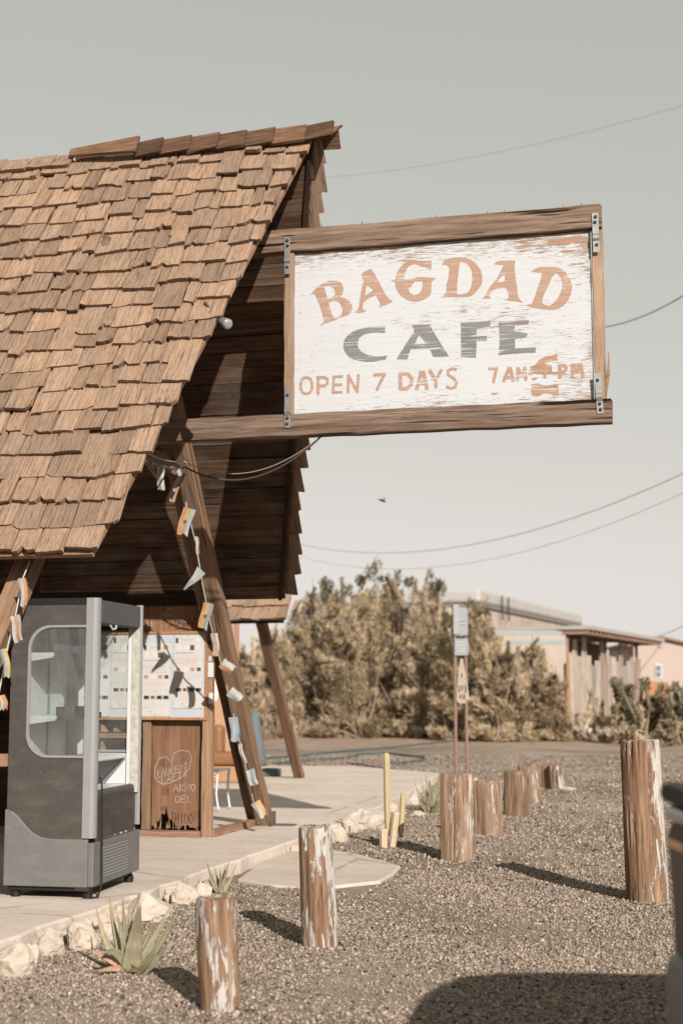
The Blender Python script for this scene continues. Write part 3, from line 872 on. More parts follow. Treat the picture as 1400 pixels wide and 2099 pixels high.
# ================================================================== THE SIGN
sign = thing('cafe_sign', 'weathered white cafe sign hung between two projecting wooden beams', 'sign', onY(11.1, 900, 890))
BF = 11.075                                         # front face of the beams
SF = 11.125                                         # front face of the board
XB = -4.62
def zz(px, py, Y=BF): return onY(Y, px, py).z
zt1 = (zz(620, 467) + zz(1225, 421)) / 2
timber('top_beam', (XB, BF + .055, zt1 - .097), (onY(BF, 1231, 430).x, BF + .055, zt1 - .090), .11, .195, MAT['beam'], sign, segs=22, rough=.004, ends=.006)
zb1 = (zz(620, 893) + zz(1250, 866)) / 2
timber('bottom_beam', (XB, BF + .055, zb1 + .095), (onY(BF, 1253, 840).x, BF + .055, zb1 + .095), .11, .19, MAT['beam'], sign, segs=22, rough=.004, ends=.006)
bz0 = zb1 + .19; bz1 = zz(620, 519, SF)
bx0, bx1 = onY(SF, 602, 680).x, onY(SF, 1213, 650).x
mb = MB(); nxs, nzs = 24, 14
mb.box2((bx0, SF, bz0 + .002), (bx1, SF + .018, bz1))
board = mb.build('sign_board', MAT['sign'], sign)
for nm, a, b in (('side_post', 582, 602), ('side_post', 1215, 1238)):
    xa, xb = onY(BF + .02, a, 660).x, onY(BF + .02, b, 660).x
    timber(nm, ((xa + xb) / 2, BF + .06, zb1 + .192), ((xa + xb) / 2, BF + .06, zt1 - .197), .075, abs(xb - xa), MAT['post'], sign, up=(1, 0, 0), segs=14, rough=.003)
# a splinter torn off the right post
mb = MB(); a = onY(BF + .06, 1239, 815); b = onY(BF + .06, 1247, 720)
mb.tube([a, (a * .5 + b * .5) + V((.012, 0, 0)), b], [.014, .012, .003], 5); mb.build('splinter', MAT['post'], sign)
def strap(x0, y0, x1, y1, w, bend):
    a = onY(BF - .004, x0, y0); b = onY(BF - .004, x1, y1)
    d = (b - a); L = d.length; d.normalize(); s_ = V((d.z, 0, -d.x)) * w / 2
    mb = MB(); prof = [(0, 0), (.52 if bend > 0 else .30, 0), (.58 if bend > 0 else .40, -.012), (.66 if bend > 0 else .46, -.012), (.72 if bend > 0 else .52, -.002), (1, -.002)]
    vv = []
    for t, off in prof:
        p = a + d * L * t
        for yo in (off - .006, off): vv += [p - s_ + V((0, yo, 0)), p + s_ + V((0, yo, 0))]
    n = len(prof); ff = []
    for i in range(n - 1):
        q = i * 4
        ff += [(q, q + 1, q + 5, q + 4), (q + 2, q + 6, q + 7, q + 3), (q, q + 4, q + 6, q + 2), (q + 1, q + 3, q + 7, q + 5)]
    ff += [(0, 2, 3, 1), (4 * n - 4, 4 * n - 3, 4 * n - 1, 4 * n - 2)]
    mb.add(vv, ff); st = mb.build('metal_strap', MAT['metal'], sign)
    for t in (.10, .24, .82):
        p = a + d * L * t + V((rnd.uniform(-.006, .006), 0, 0))
        q = MB(); q.lathe([(.014, 0), (.014, .008), (.008, .013)], p + V((0, -.004, 0)), 8, axis=(0, -1, 0)); q.build('bolt', MAT['rust'], st)
strap(589, 486, 590, 562, .05, 1); strap(590, 877, 590, 796, .05, -1)
strap(1219, 437, 1222, 517, .05, 1); strap(1230, 848, 1224, 765, .05, -1)
# bent nails on the top beam
for px in (741, 895, 998, 1034, 1155, 1190, 660):
    p = onY(BF + .05, px, 470 - (px - 600) * .077)
    mb = MB(); mb.tube([(p.x, BF + .05, zt1 - .02), (p.x, BF + .05, zt1 + .025), (p.x + rnd.uniform(-.01, .01), BF + .05, zt1 + .036)], .003, 5); mb.build('nail', MAT['rust'], sign)

def flat_letter(name, polys, mat, off, scale, x0, y0, lift):
    """painted letter: outline (with holes) traced in photo coordinates, laid 1 mm proud of the board"""
    cu = bpy.data.curves.new('outline', 'CURVE'); cu.dimensions = '2D'; cu.fill_mode = 'BOTH'
    for poly in polys:
        sp = cu.splines.new('POLY')
        q = []
        n = len(poly)
        for i in range(n):                          # resample with a slightly ragged, rounded edge
            a, b = V(poly[i]), V(poly[(i + 1) % n]); p_, c_ = V(poly[i - 1]), V(poly[(i + 2) % n])
            m = max(1, int((b - a).length / 14))
            sharp0 = (a - p_).angle(b - a, 0) > .75; sharp1 = (b - a).angle(c_ - b, 0) > .75
            t0 = (b - a) if sharp0 else (b - p_) * .5
            t1 = (b - a) if sharp1 else (c_ - a) * .5
            for j in range(m):
                t = j / m; h1 = 2*t**3 - 3*t**2 + 1; h2 = t**3 - 2*t**2 + t; h3 = -2*t**3 + 3*t**2; h4 = t**3 - t**2
                p = a * h1 + t0 * h2 + b * h3 + t1 * h4
                q.append((p.x + rnd.uniform(-1.6, 1.6), p.y + rnd.uniform(-.9, .9)))
        sp.points.add(len(q) - 1); sp.use_cyclic_u = True
        for pt, (u, v) in zip(sp.points, q):
            w = onY(SF, x0 + u / scale, y0 + v / scale); pt.co = (w.x, w.z, 0, 1)
    ob = bpy.data.objects.new('tmp', cu)
    C.objects.link(ob)
    dg = bpy.context.evaluated_depsgraph_get()
    me = bpy.data.meshes.new_from_object(ob.evaluated_get(dg))
    bpy.data.objects.remove(ob); bpy.data.curves.remove(cu)
    for v in me.vertices: v.co = V((v.co.x, SF - off, v.co.y))
    me.materials.clear(); me.materials.append(mat)
    bm = bmesh.new(); bm.from_mesh(me)
    bmesh.ops.remove_doubles(bm, verts=bm.verts, dist=1e-5)
    for f in bm.faces:
        f.normal_update()
        if f.normal.y > 0: f.normal_flip()
    bm.to_mesh(me); bm.free()
    me.name = name
    return put(name, me, board)
S3 = (4.375, 600, 500); S4 = (3.889, 900, 480)
LET = [
 ('o', S3, [[(155,465),(185,425),(225,385),(280,350),(340,332),(400,332),(435,352),(455,395),(450,440),(425,475),(470,490),(515,520),(535,560),(528,600),(500,635),(440,655),(400,672),(385,682),(365,690),(300,712),(245,740),(275,690),(265,630),(245,560),(220,500),(200,455),(180,450)],
   [(282,380),(320,375),(360,392),(380,425),(375,460),(345,485),(315,492),(300,450),(290,410)], [(322,525),(370,510),(415,525),(440,565),(445,600),(430,645),(400,662),(370,665),(352,625),(338,575)]]),
 ('o', S3, [[(550,612),(590,580),(598,530),(610,450),(625,365),(635,330),(615,275),(650,245),(700,225),(720,245),(745,290),(780,350),(820,430),(860,490),(900,515),(840,545),(768,570),(785,545),(770,505),(745,460),(700,480),(650,510),(632,540),(628,585),(665,600),(630,615),(590,620)],
   [(666,372),(700,395),(722,415),(690,435),(650,462),(655,420)]]),
 ('o', S3, [[(875,335),(920,318),(930,270),(960,215),(1010,170),(1060,140),(1130,150),(1190,152),(1245,150),(1240,235),(1200,215),(1150,200),(1110,185),(1080,185),(1040,205),(1015,245),(1000,290),(990,318),(1060,318),(1130,298),(1285,305),(1245,340),(1242,400),(1240,440),(1210,480),(1150,510),(1090,518),(1020,500),(965,460),(930,410),(918,360),(915,338)],
   [(1035,400),(1060,385),(1080,355),(1095,338),(1160,335),(1165,370),(1150,420),(1120,450),(1080,460),(1045,430)]]),
 ('o', S4, [[(20,245),(40,205),(100,190),(160,185),(220,190),(280,225),(320,270),(342,330),(340,390),(310,440),(260,490),(200,500),(100,500),(15,505),(50,470),(60,400),(75,330),(80,270),(60,245)], [(165,222),(210,230),(250,275),(262,340),(255,410),(230,460),(180,480),(145,480),(142,420),(150,340)]]),
 ('o', S4, [[(340,515),(375,480),(385,450),(420,400),(460,350),(490,290),(510,250),(440,240),(470,215),(605,210),(600,270),(610,350),(620,430),(630,500),(665,545),(600,535),(515,525),(555,510),(550,470),(535,430),(490,430),(440,440),(410,470),(400,495),(412,512)], [(520,320),(525,370),(490,385),(465,380),(490,345)]]),
 ('o', S4, [[(685,565),(735,555),(765,490),(790,410),(815,340),(820,310),(730,300),(790,265),(880,260),(960,270),(1010,310),(1045,370),(1058,430),(1040,500),(1000,560),(930,600),(840,600),(740,585)], [(935,310),(965,345),(980,400),(968,460),(930,530),(880,570),(840,565),(820,545),(830,490),(870,410),(900,340)]]),
 ('g', S3, [[(830,738),(720,742),(600,765),(520,800),(465,860),(455,925),(475,980),(520,1020),(600,1050),(700,1058),(780,1045),(830,1040),(850,1000),(760,1010),(660,990),(600,950),(583,900),(600,840),(650,810),(740,795),(828,800)]]),
 ('g', S3, [[(1070,725),(1225,722),(1270,800),(1330,900),(1390,990),(1402,1010),(1255,1012),(1240,965),(1220,942),(1060,942),(1040,1000),(1030,1035),(930,1035),(1000,920),(1085,790),(1082,760)], [(1132,815),(1195,890),(1095,900)]]),
 ('g', S4, [[(172,705),(410,692),(405,735),(300,755),(298,815),(380,810),(378,850),(298,852),(292,985),(175,980)]]),
 ('g', S4, [[(472,695),(715,685),(712,720),(600,728),(600,775),(705,790),(695,825),(605,835),(605,912),(770,902),(765,945),(640,950),(470,965),(480,850)]]),
]
for i, (kd, (scl, ox, oy), polys) in enumerate(LET):
    flat_letter('letter', polys, MAT['let_o'] if kd == 'o' else MAT['let_g'], .0012, scl, ox, oy, 0)
for poly in ([(730, 1195), (790, 1188), (830, 1205), (945, 1198), (952, 1240), (945, 1285), (840, 1270), (790, 1292), (735, 1285)],
             [(728, 1052), (762, 1044), (800, 1000), (850, 975), (942, 952), (940, 1006), (880, 1016), (838, 1036), (895, 1042), (900, 1098), (958, 1098), (955, 1112), (860, 1120), (770, 1116), (728, 1108)], [(735, 1148), (790, 1142), (770, 1160), (738, 1168)],
             [(880, 40), (960, 25), (1180, 20), (1190, 60), (1080, 70), (1000, 88), (850, 92)], [(960, 135), (1020, 120), (1090, 128), (1070, 142), (990, 150)], [(400, 1268), (480, 1262), (440, 1285)]):
    flat_letter('bare_patch', [poly], MAT['patch'], .0006, 3.889, 900, 480, 0)
STR = [(S3, 27, [[(122,1195),(160,1212),(174,1250),(174,1300),(155,1335),(122,1347),(90,1335),(73,1300),(73,1250),(90,1210),(122,1195)]]),
 (S3, 30, [[(228,1185),(228,1355)], [(228,1200),(285,1198),(312,1215),(312,1250),(290,1272),(228,1276)]]), (S3, 26, [[(370,1182),(362,1342)], [(370,1192),(452,1190)], [(366,1265),(445,1262)], [(350,1332),(447,1332)]]),
 (S3, 26, [[(497,1340),(500,1170)], [(500,1180),(580,1330)], [(578,1335),(590,1168)]]), (S3, 28, [[(722,1176),(835,1168)], [(822,1170),(752,1314)]]),
 (S3, 36, [[(965,1148),(965,1308)], [(965,1162),(1030,1166),(1066,1205),(1062,1262),(1022,1298),(965,1300)]]), (S3, 34, [[(1110,1308),(1155,1138)], [(1168,1138),(1205,1306)], [(1130,1250),(1195,1248)]]),
 (S3, 30, [[(1225,1130),(1282,1225)], [(1335,1125),(1280,1225),(1284,1292)]]), (S4, 24, [[(140,1082),(105,1072),(70,1088),(70,1122),(115,1150),(140,1182),(126,1220),(95,1230),(55,1215)]]),
 (S4, 24, [[(390,1074),(468,1068)], [(456,1070),(430,1186)]]), (S4, 28, [[(510,1178),(560,1060)], [(563,1060),(592,1176)], [(525,1145),(588,1143)]]), (S4, 26, [[(622,1172),(628,1060)], [(630,1070),(655,1140)], [(655,1140),(684,1060)], [(682,1060),(690,1168)]]),
 (S4, 18, [[(710,1116),(742,1112)]]), (S4, 22, [[(812,1056),(868,1050)], [(858,1052),(838,1145)]]), (S4, 30, [[(960,1035),(960,1152)], [(960,1048),(1000,1046),(1012,1070),(998,1095),(960,1098)]]),
 (S4, 28, [[(1060,1148),(1064,1032)], [(1066,1040),(1092,1112)], [(1092,1112),(1122,1036)], [(1124,1034),(1145,1148)]])]
kk = 0
for (scl, ox, oy), w, strokes in STR:
    mb = MB()
    for st in strokes:
        pts_ = []
        for u, v in st:
            p = onY(SF, ox + u / scl, oy + v / scl); pts_.append((p.x, p.z))
        ribbon(mb, pts_, w / scl * .00395, SF - .0014, kk % 6); kk += 1
    mb.build('letter', MAT['let_o'], board)

# ------------------------------------------------------------------ floodlight under the rake, cables
lamp = thing('floodlight', 'small white floodlight peeping out under the shingle edge', 'floodlight', onY(10.4, 455, 655))
p = onY(10.0, 463, 662); ax = (V((.75, -.45, -.5))).normalized()
mb = MB(); mb.lathe([(.016, -.16), (.026, -.14), (.028, -.06), (.040, 0), (.043, .03), (.04, .035)], p, 14, axis=ax); mb.build('lamp_body', MAT['metal'], lamp, smooth=True)
mb = MB(); mb.lathe([(.036, .036), (.033, .042), (.018, .046)], p, 14, axis=ax); mb.build('lens', smat('dusty_lens', (.30, .29, .27), .4), lamp)
mb = MB(); mb.tube([p - ax * .1, p - ax * .1 + V((-.12, .02, .14))], .012, 6); mb.build('bracket', MAT['rust'], lamp)

def sag(a, b, drop, n=16):
    a = V(a); b = V(b)
    return [a.lerp(b, i / n) - V((0, 0, drop * 4 * (i / n) * (1 - i / n))) for i in range(n + 1)]
c0 = onY(10.2, 296, 925); c1 = onX(-4.33, 378, 946); c2 = onY(11.12, 660, 893)
mb = MB(); mb.tube(sag(c0, c1, .03) + sag(c1, c2, .20, 22)[1:], .0042, 6)
tag(mb.build('cable', smat('pale_cable', (.42, .36, .31), .6), smooth=True), 'thin pale cable looping from the brace up to the sign beam', 'cable')
mb = MB(); mb.tube(sag(c0 + V((0, 0, -.03)), c1 + V((.01, 0, -.05)), .05) + sag(c1 + V((.01, 0, -.05)), c2, .225, 22)[1:], .008, 7)
tag(mb.build('cable', MAT['cable'], smooth=True), 'thicker brown cable sagging just under the pale cable', 'cable')

# ------------------------------------------------------------------ bunting
FC = [smat('flag_white', (.36, .34, .31), .9, 0, .3, 14), smat('flag_orange', (.36, .19, .095), .9, 0, .25, 14), smat('flag_yellow', (.40, .28, .13), .9, 0, .2, 14), smat('flag_blue', (.22, .26, .285), .9, 0, .2, 14), smat('flag_grey', (.30, .315, .32), .9, 0, .2, 14), smat('flag_dark', (.06, .09, .10), .8)]
def flag(parent, p, ang, w, h, cols, point=False, star=False, r=rnd, ragged=.0):
    """cloth flag hanging from p, turned by ang, its stripes across it, rippled"""
    mb = MB(); n = 6
    d = V((math.sin(ang), 0, -math.cos(ang)))
    w *= .80; h *= 1.2
    s_ = V((math.cos(ang) * .97, .05, math.sin(ang) * .97))
    ph = r.uniform(0, 6)
    nv = V((.35, -.9, .1))
    def pt(u, v):
        wd = w * (1 - (.85 * v if point else .12 * v))
        e = r.uniform(-ragged, ragged) if v > .99 else 0
        return p + s_ * ((u - .5) * wd) + d * (v * h + e) + nv * (.014 * math.sin(u * 6 + v * 2 + ph) * (.3 + v)) + s_ * (.008 * math.sin(v * 5 + ph))
    vv = [pt(i / n, j / n) for j in range(n + 1) for i in range(n + 1)]
    m = n + 1
    mb.add(vv, [(j * m + i, j * m + i + 1, (j + 1) * m + i + 1, (j + 1) * m + i) for j in range(n) for i in range(n)])
    mb.mi = [min(len(cols) - 1, int((i + .5) / n * len(cols))) for j in range(n) for i in range(n)]
    me = bpy.data.meshes.new('flag'); me.from_pydata(mb.v, [], mb.f)
    for c in cols: me.materials.append(FC[c])
    me.polygons.foreach_set('material_index', mb.mi); me.polygons.foreach_set('use_smooth', [True] * len(mb.f)); me.update()
    o = put('flag', me, parent)
    if star:
        q = MB(); c = pt(.5, .5) + nv * .014
        st = []
        for i in range(10):
            a = math.pi / 2 + i * math.pi / 5; rr = .022 if i % 2 == 0 else .009
            st.append(c + s_ * (rr * math.cos(a)) + d * (-rr * math.sin(a)))
        q.add(st + [c], [(i, (i + 1) % 10, 10) for i in range(10)]); q.build('star', FC[5], o)
    return o
bun = thing('bunting', 'string of faded ragged flags tied down the slanting roof brace', 'bunting', (XF + .1, 14.5, SZ))
XB2 = -4.355
path = [onX(-4.5, 296, 944), onX(-4.42, 330, 955), onX(XB2, 374, 962)] + [onX(XB2, *q) for q in ((383, 1040), (403, 1120), (416, 1200), (432, 1280), (448, 1340), (462, 1395), (478, 1460), (497, 1540), (515, 1620), (531, 1688))]
mb = MB(); mb.tube(path, .006, 5); mb.build('string', MAT['string'], bun)
FL = [(308, 945, .3, .08, .13, (2, 1), 1, 0), (331, 955, 0, .09, .17, (0, 0), 0, 0), (354, 952, .8, .08, .10, (3, 2, 3), 0, 0), (374, 968, -.35, .08, .23, (0, 0, 1), 0, 0), (388, 1042, -.25, .15, .20, (1, 2, 4), 0, 1), (402, 1100, .2, .05, .13, (4, 0, 1), 0, 0), (413, 1168, -.7, .13, .20, (0, 4), 1, 0), (427, 1236, -.2, .13, .20, (1, 2, 3), 0, 1),
      (441, 1298, .05, .09, .17, (0, 1, 0), 0, 0), (456, 1357, .9, .13, .11, (1, 0, 0), 0, 0), (472, 1415, .85, .13, .11, (4, 0, 0), 0, 0), (480, 1470, .05, .12, .19, (4, 3), 0, 0), (493, 1525, .25, .05, .16, (0, 0), 0, 0), (511, 1578, .4, .12, .13, (4, 3, 0), 0, 0), (525, 1643, .5, .13, .14, (0, 2), 0, 0)]
for a, b, ang, w, h, cols, pnt, st in FL:
    flag(bun, onX(XB2 + .03, a, b), ang, w, h, cols, bool(pnt), bool(st), ragged=.012)
bun2 = thing('bunting', 'short string of faded flags on the left roof brace near the cooler', 'bunting', (-4.4, 8.3, SZ))
XB3 = -4.50
path = [onX(XB3, *q) for q in ((62, 1150), (48, 1185), (34, 1255), (18, 1320), (4, 1395), (-12, 1470), (-60, 1600))]
mb = MB(); mb.tube(path, .005, 5); mb.build('string', MAT['string'], bun2)
for a, b, ang, w, h, cols, pnt, st in [(47, 1185, .1, .075, .16, (4, 1), 0, 0), (30, 1262, .25, .09, .15, (0, 1, 0), 0, 0), (8, 1330, .2, .07, .16, (3, 2), 0, 0), (4, 1425, .2, .08, .08, (0, 1), 0, 0)]:
    flag(bun2, onX(XB3 + .06, a, b), ang, w, h, cols, bool(pnt), bool(st), ragged=.012)
# ================================================================== DISPLAY COOLER
FROT = math.radians(3.1)
fc = onZ(.19, 190, 1823)                             # its front right lower corner, under the round column
fr_m = M.Translation((fc.x, fc.y, SZ)) @ M.Rotation(FROT, 4, 'Z')
cooler = thing('display_cooler', 'old grey open display cooler with rounded side window standing on the slab', 'cooler', (fc.x, fc.y, SZ), FROT)
FW_, FD, FH = .645, .985, 2.065                      # local x from -FW_ to 0, y from 0 to FD, z from the slab
def cb(mb, name, mats, **k): return mb.build(name, mats, cooler, mw=M.Identity(4), local=True, **k)
GR1 = smat('grey_skirt', (.15, .143, .134), .5, .1, .14, 8, specks=.6)
GR2 = smat('dark_side_panel', (.066, .058, .050), .5, .05, .15, 10, specks=.4)
ALU = smat('brushed_aluminium', (.28, .275, .267), .5, .25, .06, 6)
DKP = smat('dark_front_panel', (.045, .040, .036), .4, .05, .25, 12, specks=.5)
CANV = smat('charcoal_canopy_wrap', (.075, .075, .078), .6, 0, .2, 25, bump=.2)
WHT = MAT['white']
PERF = None
def perf_mat():
    t = NT('perforated_back')
    v = t.coords((1, 60, 60), False)
    fr_ = t.n('VectorMath', {'operation': 'FRACTION'}); t.set(fr_.inputs[0], v)
    sp = t.n('SeparateXYZ', {}, Vector=fr_.outputs[0])
    a = t.math('SUBTRACT', sp.outputs['Y'], .5); b = t.math('SUBTRACT', sp.outputs['Z'], .5)
    rr = t.math('ADD', t.math('MULTIPLY', a, a), t.math('MULTIPLY', b, b))
    c = t.ramp(rr, [(.045, (.40, .40, .39)), (.07, (.60, .60, .59))])
    t.col(c); t.rough(.5); return t.m
PERF = perf_mat()
zg = .08                                             # bottom of the body above the slab
# window outline in the side panel (x from left edge, z)
def rrect(x0, x1, z0, z1, r, n=10):
    q = [(x1, z0)]
    q += [(x1, z1)]
    q += [(x0 + r - r * math.sin(a), z1 - r + r * math.cos(a)) for a in [math.pi / 2 * i / n for i in range(n + 1)]]
    q += [(x0 + r - r * math.cos(a), z0 + r - r * math.sin(a)) for a in [math.pi / 2 * i / n for i in range(n + 1)]]
    return q
WX0, WX1, WZ0, WZ1, WR = -FW_ + .135, -.085, .955, 1.875, .16
def side_panel(y0, th, matp):
    """flat panel with a window hole, built as a ring of quads plus margins"""
    hole = rrect(WX0, WX1, WZ0, WZ1, WR)
    X0, X1, Z0, Z1 = -FW_ + .006, -.082, zg + .04, FH - .05
    mb = MB(); n = len(hole)
    outer = []
    for x, z in hole:                                # matching outer points
        ox = X1 if abs(x - WX1) < 1e-6 else X0 if x < WX0 + WR * .9 and WZ0 + WR * .3 < z < WZ1 - WR * .3 else x
        if z > WZ1 - WR * .35: outer.append((ox, Z1))
        elif z < WZ0 + WR * .35: outer.append((ox, Z0))
        else: outer.append((X0 if ox != X1 else X1, z))
    fr_, bk = [], []
    vv = [(x, y0, z) for x, z in hole] + [(x, y0, z) for x, z in outer] + [(x, y0 + th, z) for x, z in hole] + [(x, y0 + th, z) for x, z in outer]
    ff = []
    for i in range(n):
        j = (i + 1) % n
        ff.append((i, j, n + j, n + i)); ff.append((2 * n + i, 3 * n + i, 3 * n + j, 2 * n + j))
        ff.append((i, 2 * n + i, 2 * n + j, j)); ff.append((n + i, n + j, 3 * n + j, 3 * n + i))
    # fill the two left corners left open by the projection
    k = len(vv)
    a = [i for i in range(n) if outer[i][1] == Z1 and outer[i][0] != X1]; 
    iT = max((i for i in range(n) if outer[i][1] == Z1), key=lambda i: -outer[i][0]); iTn = (iT + 1) % n
    iB = max((i for i in range(n) if outer[i][1] == Z0), key=lambda i: -outer[i][0]); iBp = iB - 1
    vv += [(X0, y0, Z1), (X0, y0, Z0)]
    ff += [(n + iT, n + iTn, k), (n + iBp, n + iB, k + 1)]
    mb.add(vv, ff)
    return cb(mb, 'side_panel', matp)
side_panel(.004, .02, GR2)
mb = MB(); o = side_panel(FD - .03, .02, GR2)
# silver window trim and pane
for y0, y1 in ((-.004, .018), (FD - .034, FD - .012)):
    hole = rrect(WX0, WX1, WZ0, WZ1, WR); cxy = ((WX0 + WX1) / 2, (WZ0 + WZ1) / 2)
    inn = [(x + (0 if abs(x - WX1) < 1e-6 else .016 * (1 if x < cxy[0] else 0)), z - .016 * (1 if z > cxy[1] else -1) * (1 if abs(z - cxy[1]) > .3 else abs(z - cxy[1]) / .3)) for x, z in hole]
    mb = MB(); n = len(hole)
    vv = [(x, y, z) for y in (y0, y1) for ring in (hole, inn) for x, z in ring]
    ff = []
    for i in range(n):
        j = (i + 1) % n
        ff += [(i, j, n + j, n + i), (2 * n + i, 3 * n + i, 3 * n + j, 2 * n + j), (n + i, n + j, 3 * n + j, 3 * n + i), (i, 2 * n + i, 2 * n + j, j)]
    mb.add(vv, ff); tr = cb(mb, 'window_trim', ALU)
    mb = MB(); mb.prism(hole, ((0, (y0 + y1) / 2, 0), (1, 0, 0), (0, 0, 1), (0, 1, 0)), .004)
    cb(mb, 'window_pane', MAT['glass'])
# black crown strip, grey lower skirt with its wave
mb = MB(); mb.box2((-FW_ + .02, .012, FH - .05), (-.08, .03, FH)); mb.box2((-FW_ + .02, .03, FH - .02), (-.06, FD, FH)); cb(mb, 'crown_strip', MAT['black'])
def skirt(y0, y1):
    top = [(-FW_ - .004, .60), (-FW_ + .05, .585), (-FW_ + .10, .545), (-FW_ + .15, .49), (-FW_ + .20, .445), (-FW_ + .26, .415), (-FW_ + .34, .402), (-.04, .402)]
    poly = [(-FW_ - .004, zg)] + top + [(-.04, zg)]
    mb = MB(); mb.prism(poly, ((0, y0, 0), (1, 0, 0), (0, 0, 1), (0, 1, 0)), y1 - y0); return cb(mb, 'lower_skirt', GR1, bevel=.006)
skirt(-.008, .02); skirt(FD - .02, FD + .008)
# the two front columns
for yc, rad, zb_, nm in ((.045, .045, .41, 'corner_column'), (FD - .02, .018, .42, 'corner_column')):
    w = .085 if yc < .5 else .045
    mb = MB(); prof = []
    for i in range(9):
        a = -math.pi / 2 + math.pi * i / 8
        prof.append(((-.03 if yc < .5 else -.012) + rad * .75 * math.cos(a), yc + rad * math.sin(a)))
    prof += [(-w, yc + rad), (-w, yc - rad)]
    mb.prism(prof, ((0, 0, zb_), (1, 0, 0), (0, 1, 0), (0, 0, 1)), FH - zb_); cb(mb, nm, ALU)
# canopy, lower front, grille
mb = MB(); mb.box2((-.14, .095, FH - .175), (-.012, FD - .042, FH - .012)); cb(mb, 'canopy', CANV, bevel=.008)
mb = MB(); mb.box2((-FW_ + .02, .03, FH - .16), (-.145, FD - .04, FH - .025)); cb(mb, 'top_housing', DKP)
mb = MB(); mb.box2((-.10, .095, .40), (-.030, FD - .042, .69)); mb.tube([(-.064, .095, .69), (-.064, FD - .042, .69)], .034, 12); cb(mb, 'front_panel', DKP)
gm = NT('punched_grille')
v = gm.coords((1, 56, 46), False)
fr_ = gm.n('VectorMath', {'operation': 'FRACTION'}); gm.set(fr_.inputs[0], v)
sp = gm.n('SeparateXYZ', {}, Vector=fr_.outputs[0])
a_ = gm.math('ABSOLUTE', gm.math('SUBTRACT', sp.outputs['Y'], .5)); b_ = gm.math('ABSOLUTE', gm.math('SUBTRACT', sp.outputs['Z'], .5))
gm.col(gm.ramp(gm.math('MAXIMUM', a_, gm.math('MULTIPLY', b_, 1.0)), [(.27, (.02, .02, .02)), (.31, (.25, .24, .225))])); gm.rough(.5)
mb = MB(); mb.box2((-.05, .02, zg), (-.004, FD + .004, .375)); gr = cb(mb, 'kick_panel', GR1, bevel=.006)
mb = MB(); mb.box2((-.006, .20, .12), (-.001, .72, .335)); put('grille', mb.mesh('grille', gm.m), gr, M.Identity(4), local=True)
mb = MB(); mb.box2((-.04, .10, .377), (-.030, FD - .06, .398)); cb(mb, 'label_strip', PRT[4])
for k in range(3):
    mb = MB(); y = .5 + k * .105 + rnd.uniform(-.02, .02); mb.box2((-.0295, y, .381), (-.0275, y + rnd.uniform(.02, .06), .394)); cb(mb, 'price_tag', PRT[(3, 1, 1)[k % 3]])
mb = MB(); mb.box2((-FW_ + .02, .02, .05), (-.05, FD - .02, zg + .02)); cb(mb, 'base_tray', MAT['black'])
for x in (-.06, -FW_ + .06):
    for y in (.07, FD - .07):
        mb = MB(); mb.lathe([(.034, 0), (.034, .05), (.026, .055), (.026, .085)], (x, y, .0), 14); cb(mb, 'foot', MAT['black'])
mb = MB(); mb.box2((-.13, .0, .055), (-.03, .10, .082)); cb(mb, 'foot_bracket', MAT['rust'])
# inside: perforated back, deck, shelves with rails, far side frame
mb = MB(); mb.box2((-FW_ + .05, .03, .66), (-FW_ + .07, FD - .08, FH - .18)); cb(mb, 'back_panel', PERF)
mb = MB(); mb.box2((-FW_ + .073, .52, .66), (-FW_ + .080, .545, FH - .18)); cb(mb, 'shelf_upright', MAT['metal'])
mb = MB(); mb.box2((-FW_ + .07, FD - .075, .66), (-FW_ + .20, FD - .06, FH - .18)); cb(mb, 'inner_side_panel', smat('inner_grey', (.42, .42, .41), .5))
mb = MB(); mb.box2((-FW_ + .07, .03, .66), (-.10, FD - .045, .72)); cb(mb, 'deck', WHT, bevel=.006)
mb = MB(); mb.box2((-FW_ + .205, FD - .062, .722), (-.105, FD - .05, .945)); cb(mb, 'deck_side', WHT)
mb = MB(); mb.prism([(-.30, .722), (-.26, .722), (-.108, .90), (-.108, .925)], ((0, FD - .075, 0), (1, 0, 0), (0, 0, 1), (0, 1, 0)), .012); cb(mb, 'deck_brace', MAT['metal'])
mb = MB(); mb.box2((-.38, .10, .93), (-.105, FD - .06, .95)); mb.tube([(-.12, .10, .925), (-.12, FD - .06, .925)], .016, 10); cb(mb, 'deck_rail', WHT)
mb = MB(); mb.box2((-.100, FD - .062, .66), (-.072, FD - .046, FH - .17)); cb(mb, 'inner_post', WHT, bevel=.004)
ofm = smat('yellowed_strip', (.42, .39, .34), .5, 0, .35, 25)
mb = MB(); mb.box2((-.070, FD - .064, .66), (-.006, FD - .045, FH - .17)); cb(mb, 'seal_strip', ofm)
for zs, xf in ((1.685, -.335), (1.245, -.305)):
    mb = MB(); mb.box2((-FW_ + .075, .05, zs - .025), (xf, FD - .085, zs)); 
    mb.prism([(-FW_ + .075, zs - .07), (xf - .01, zs - .035), (xf - .01, zs - .026), (-FW_ + .075, zs - .026)], ((0, .04, 0), (1, 0, 0), (0, 0, 1), (0, 1, 0)), .009)
    s_ = cb(mb, 'shelf', WHT)
    mb = MB(); mb.box2((xf + .002, .04, zs - .035), (xf + .012, FD - .09, zs + .012)); put('price_rail', mb.mesh('price_rail', DKP), s_, M.Identity(4), local=True)
    mb = MB(); mb.box2((xf - .006, .04, zs + .002), (xf - .002, FD - .09, zs + .06)); put('shelf_lip', mb.mesh('shelf_lip', MAT['glass']), s_, M.Identity(4), local=True)
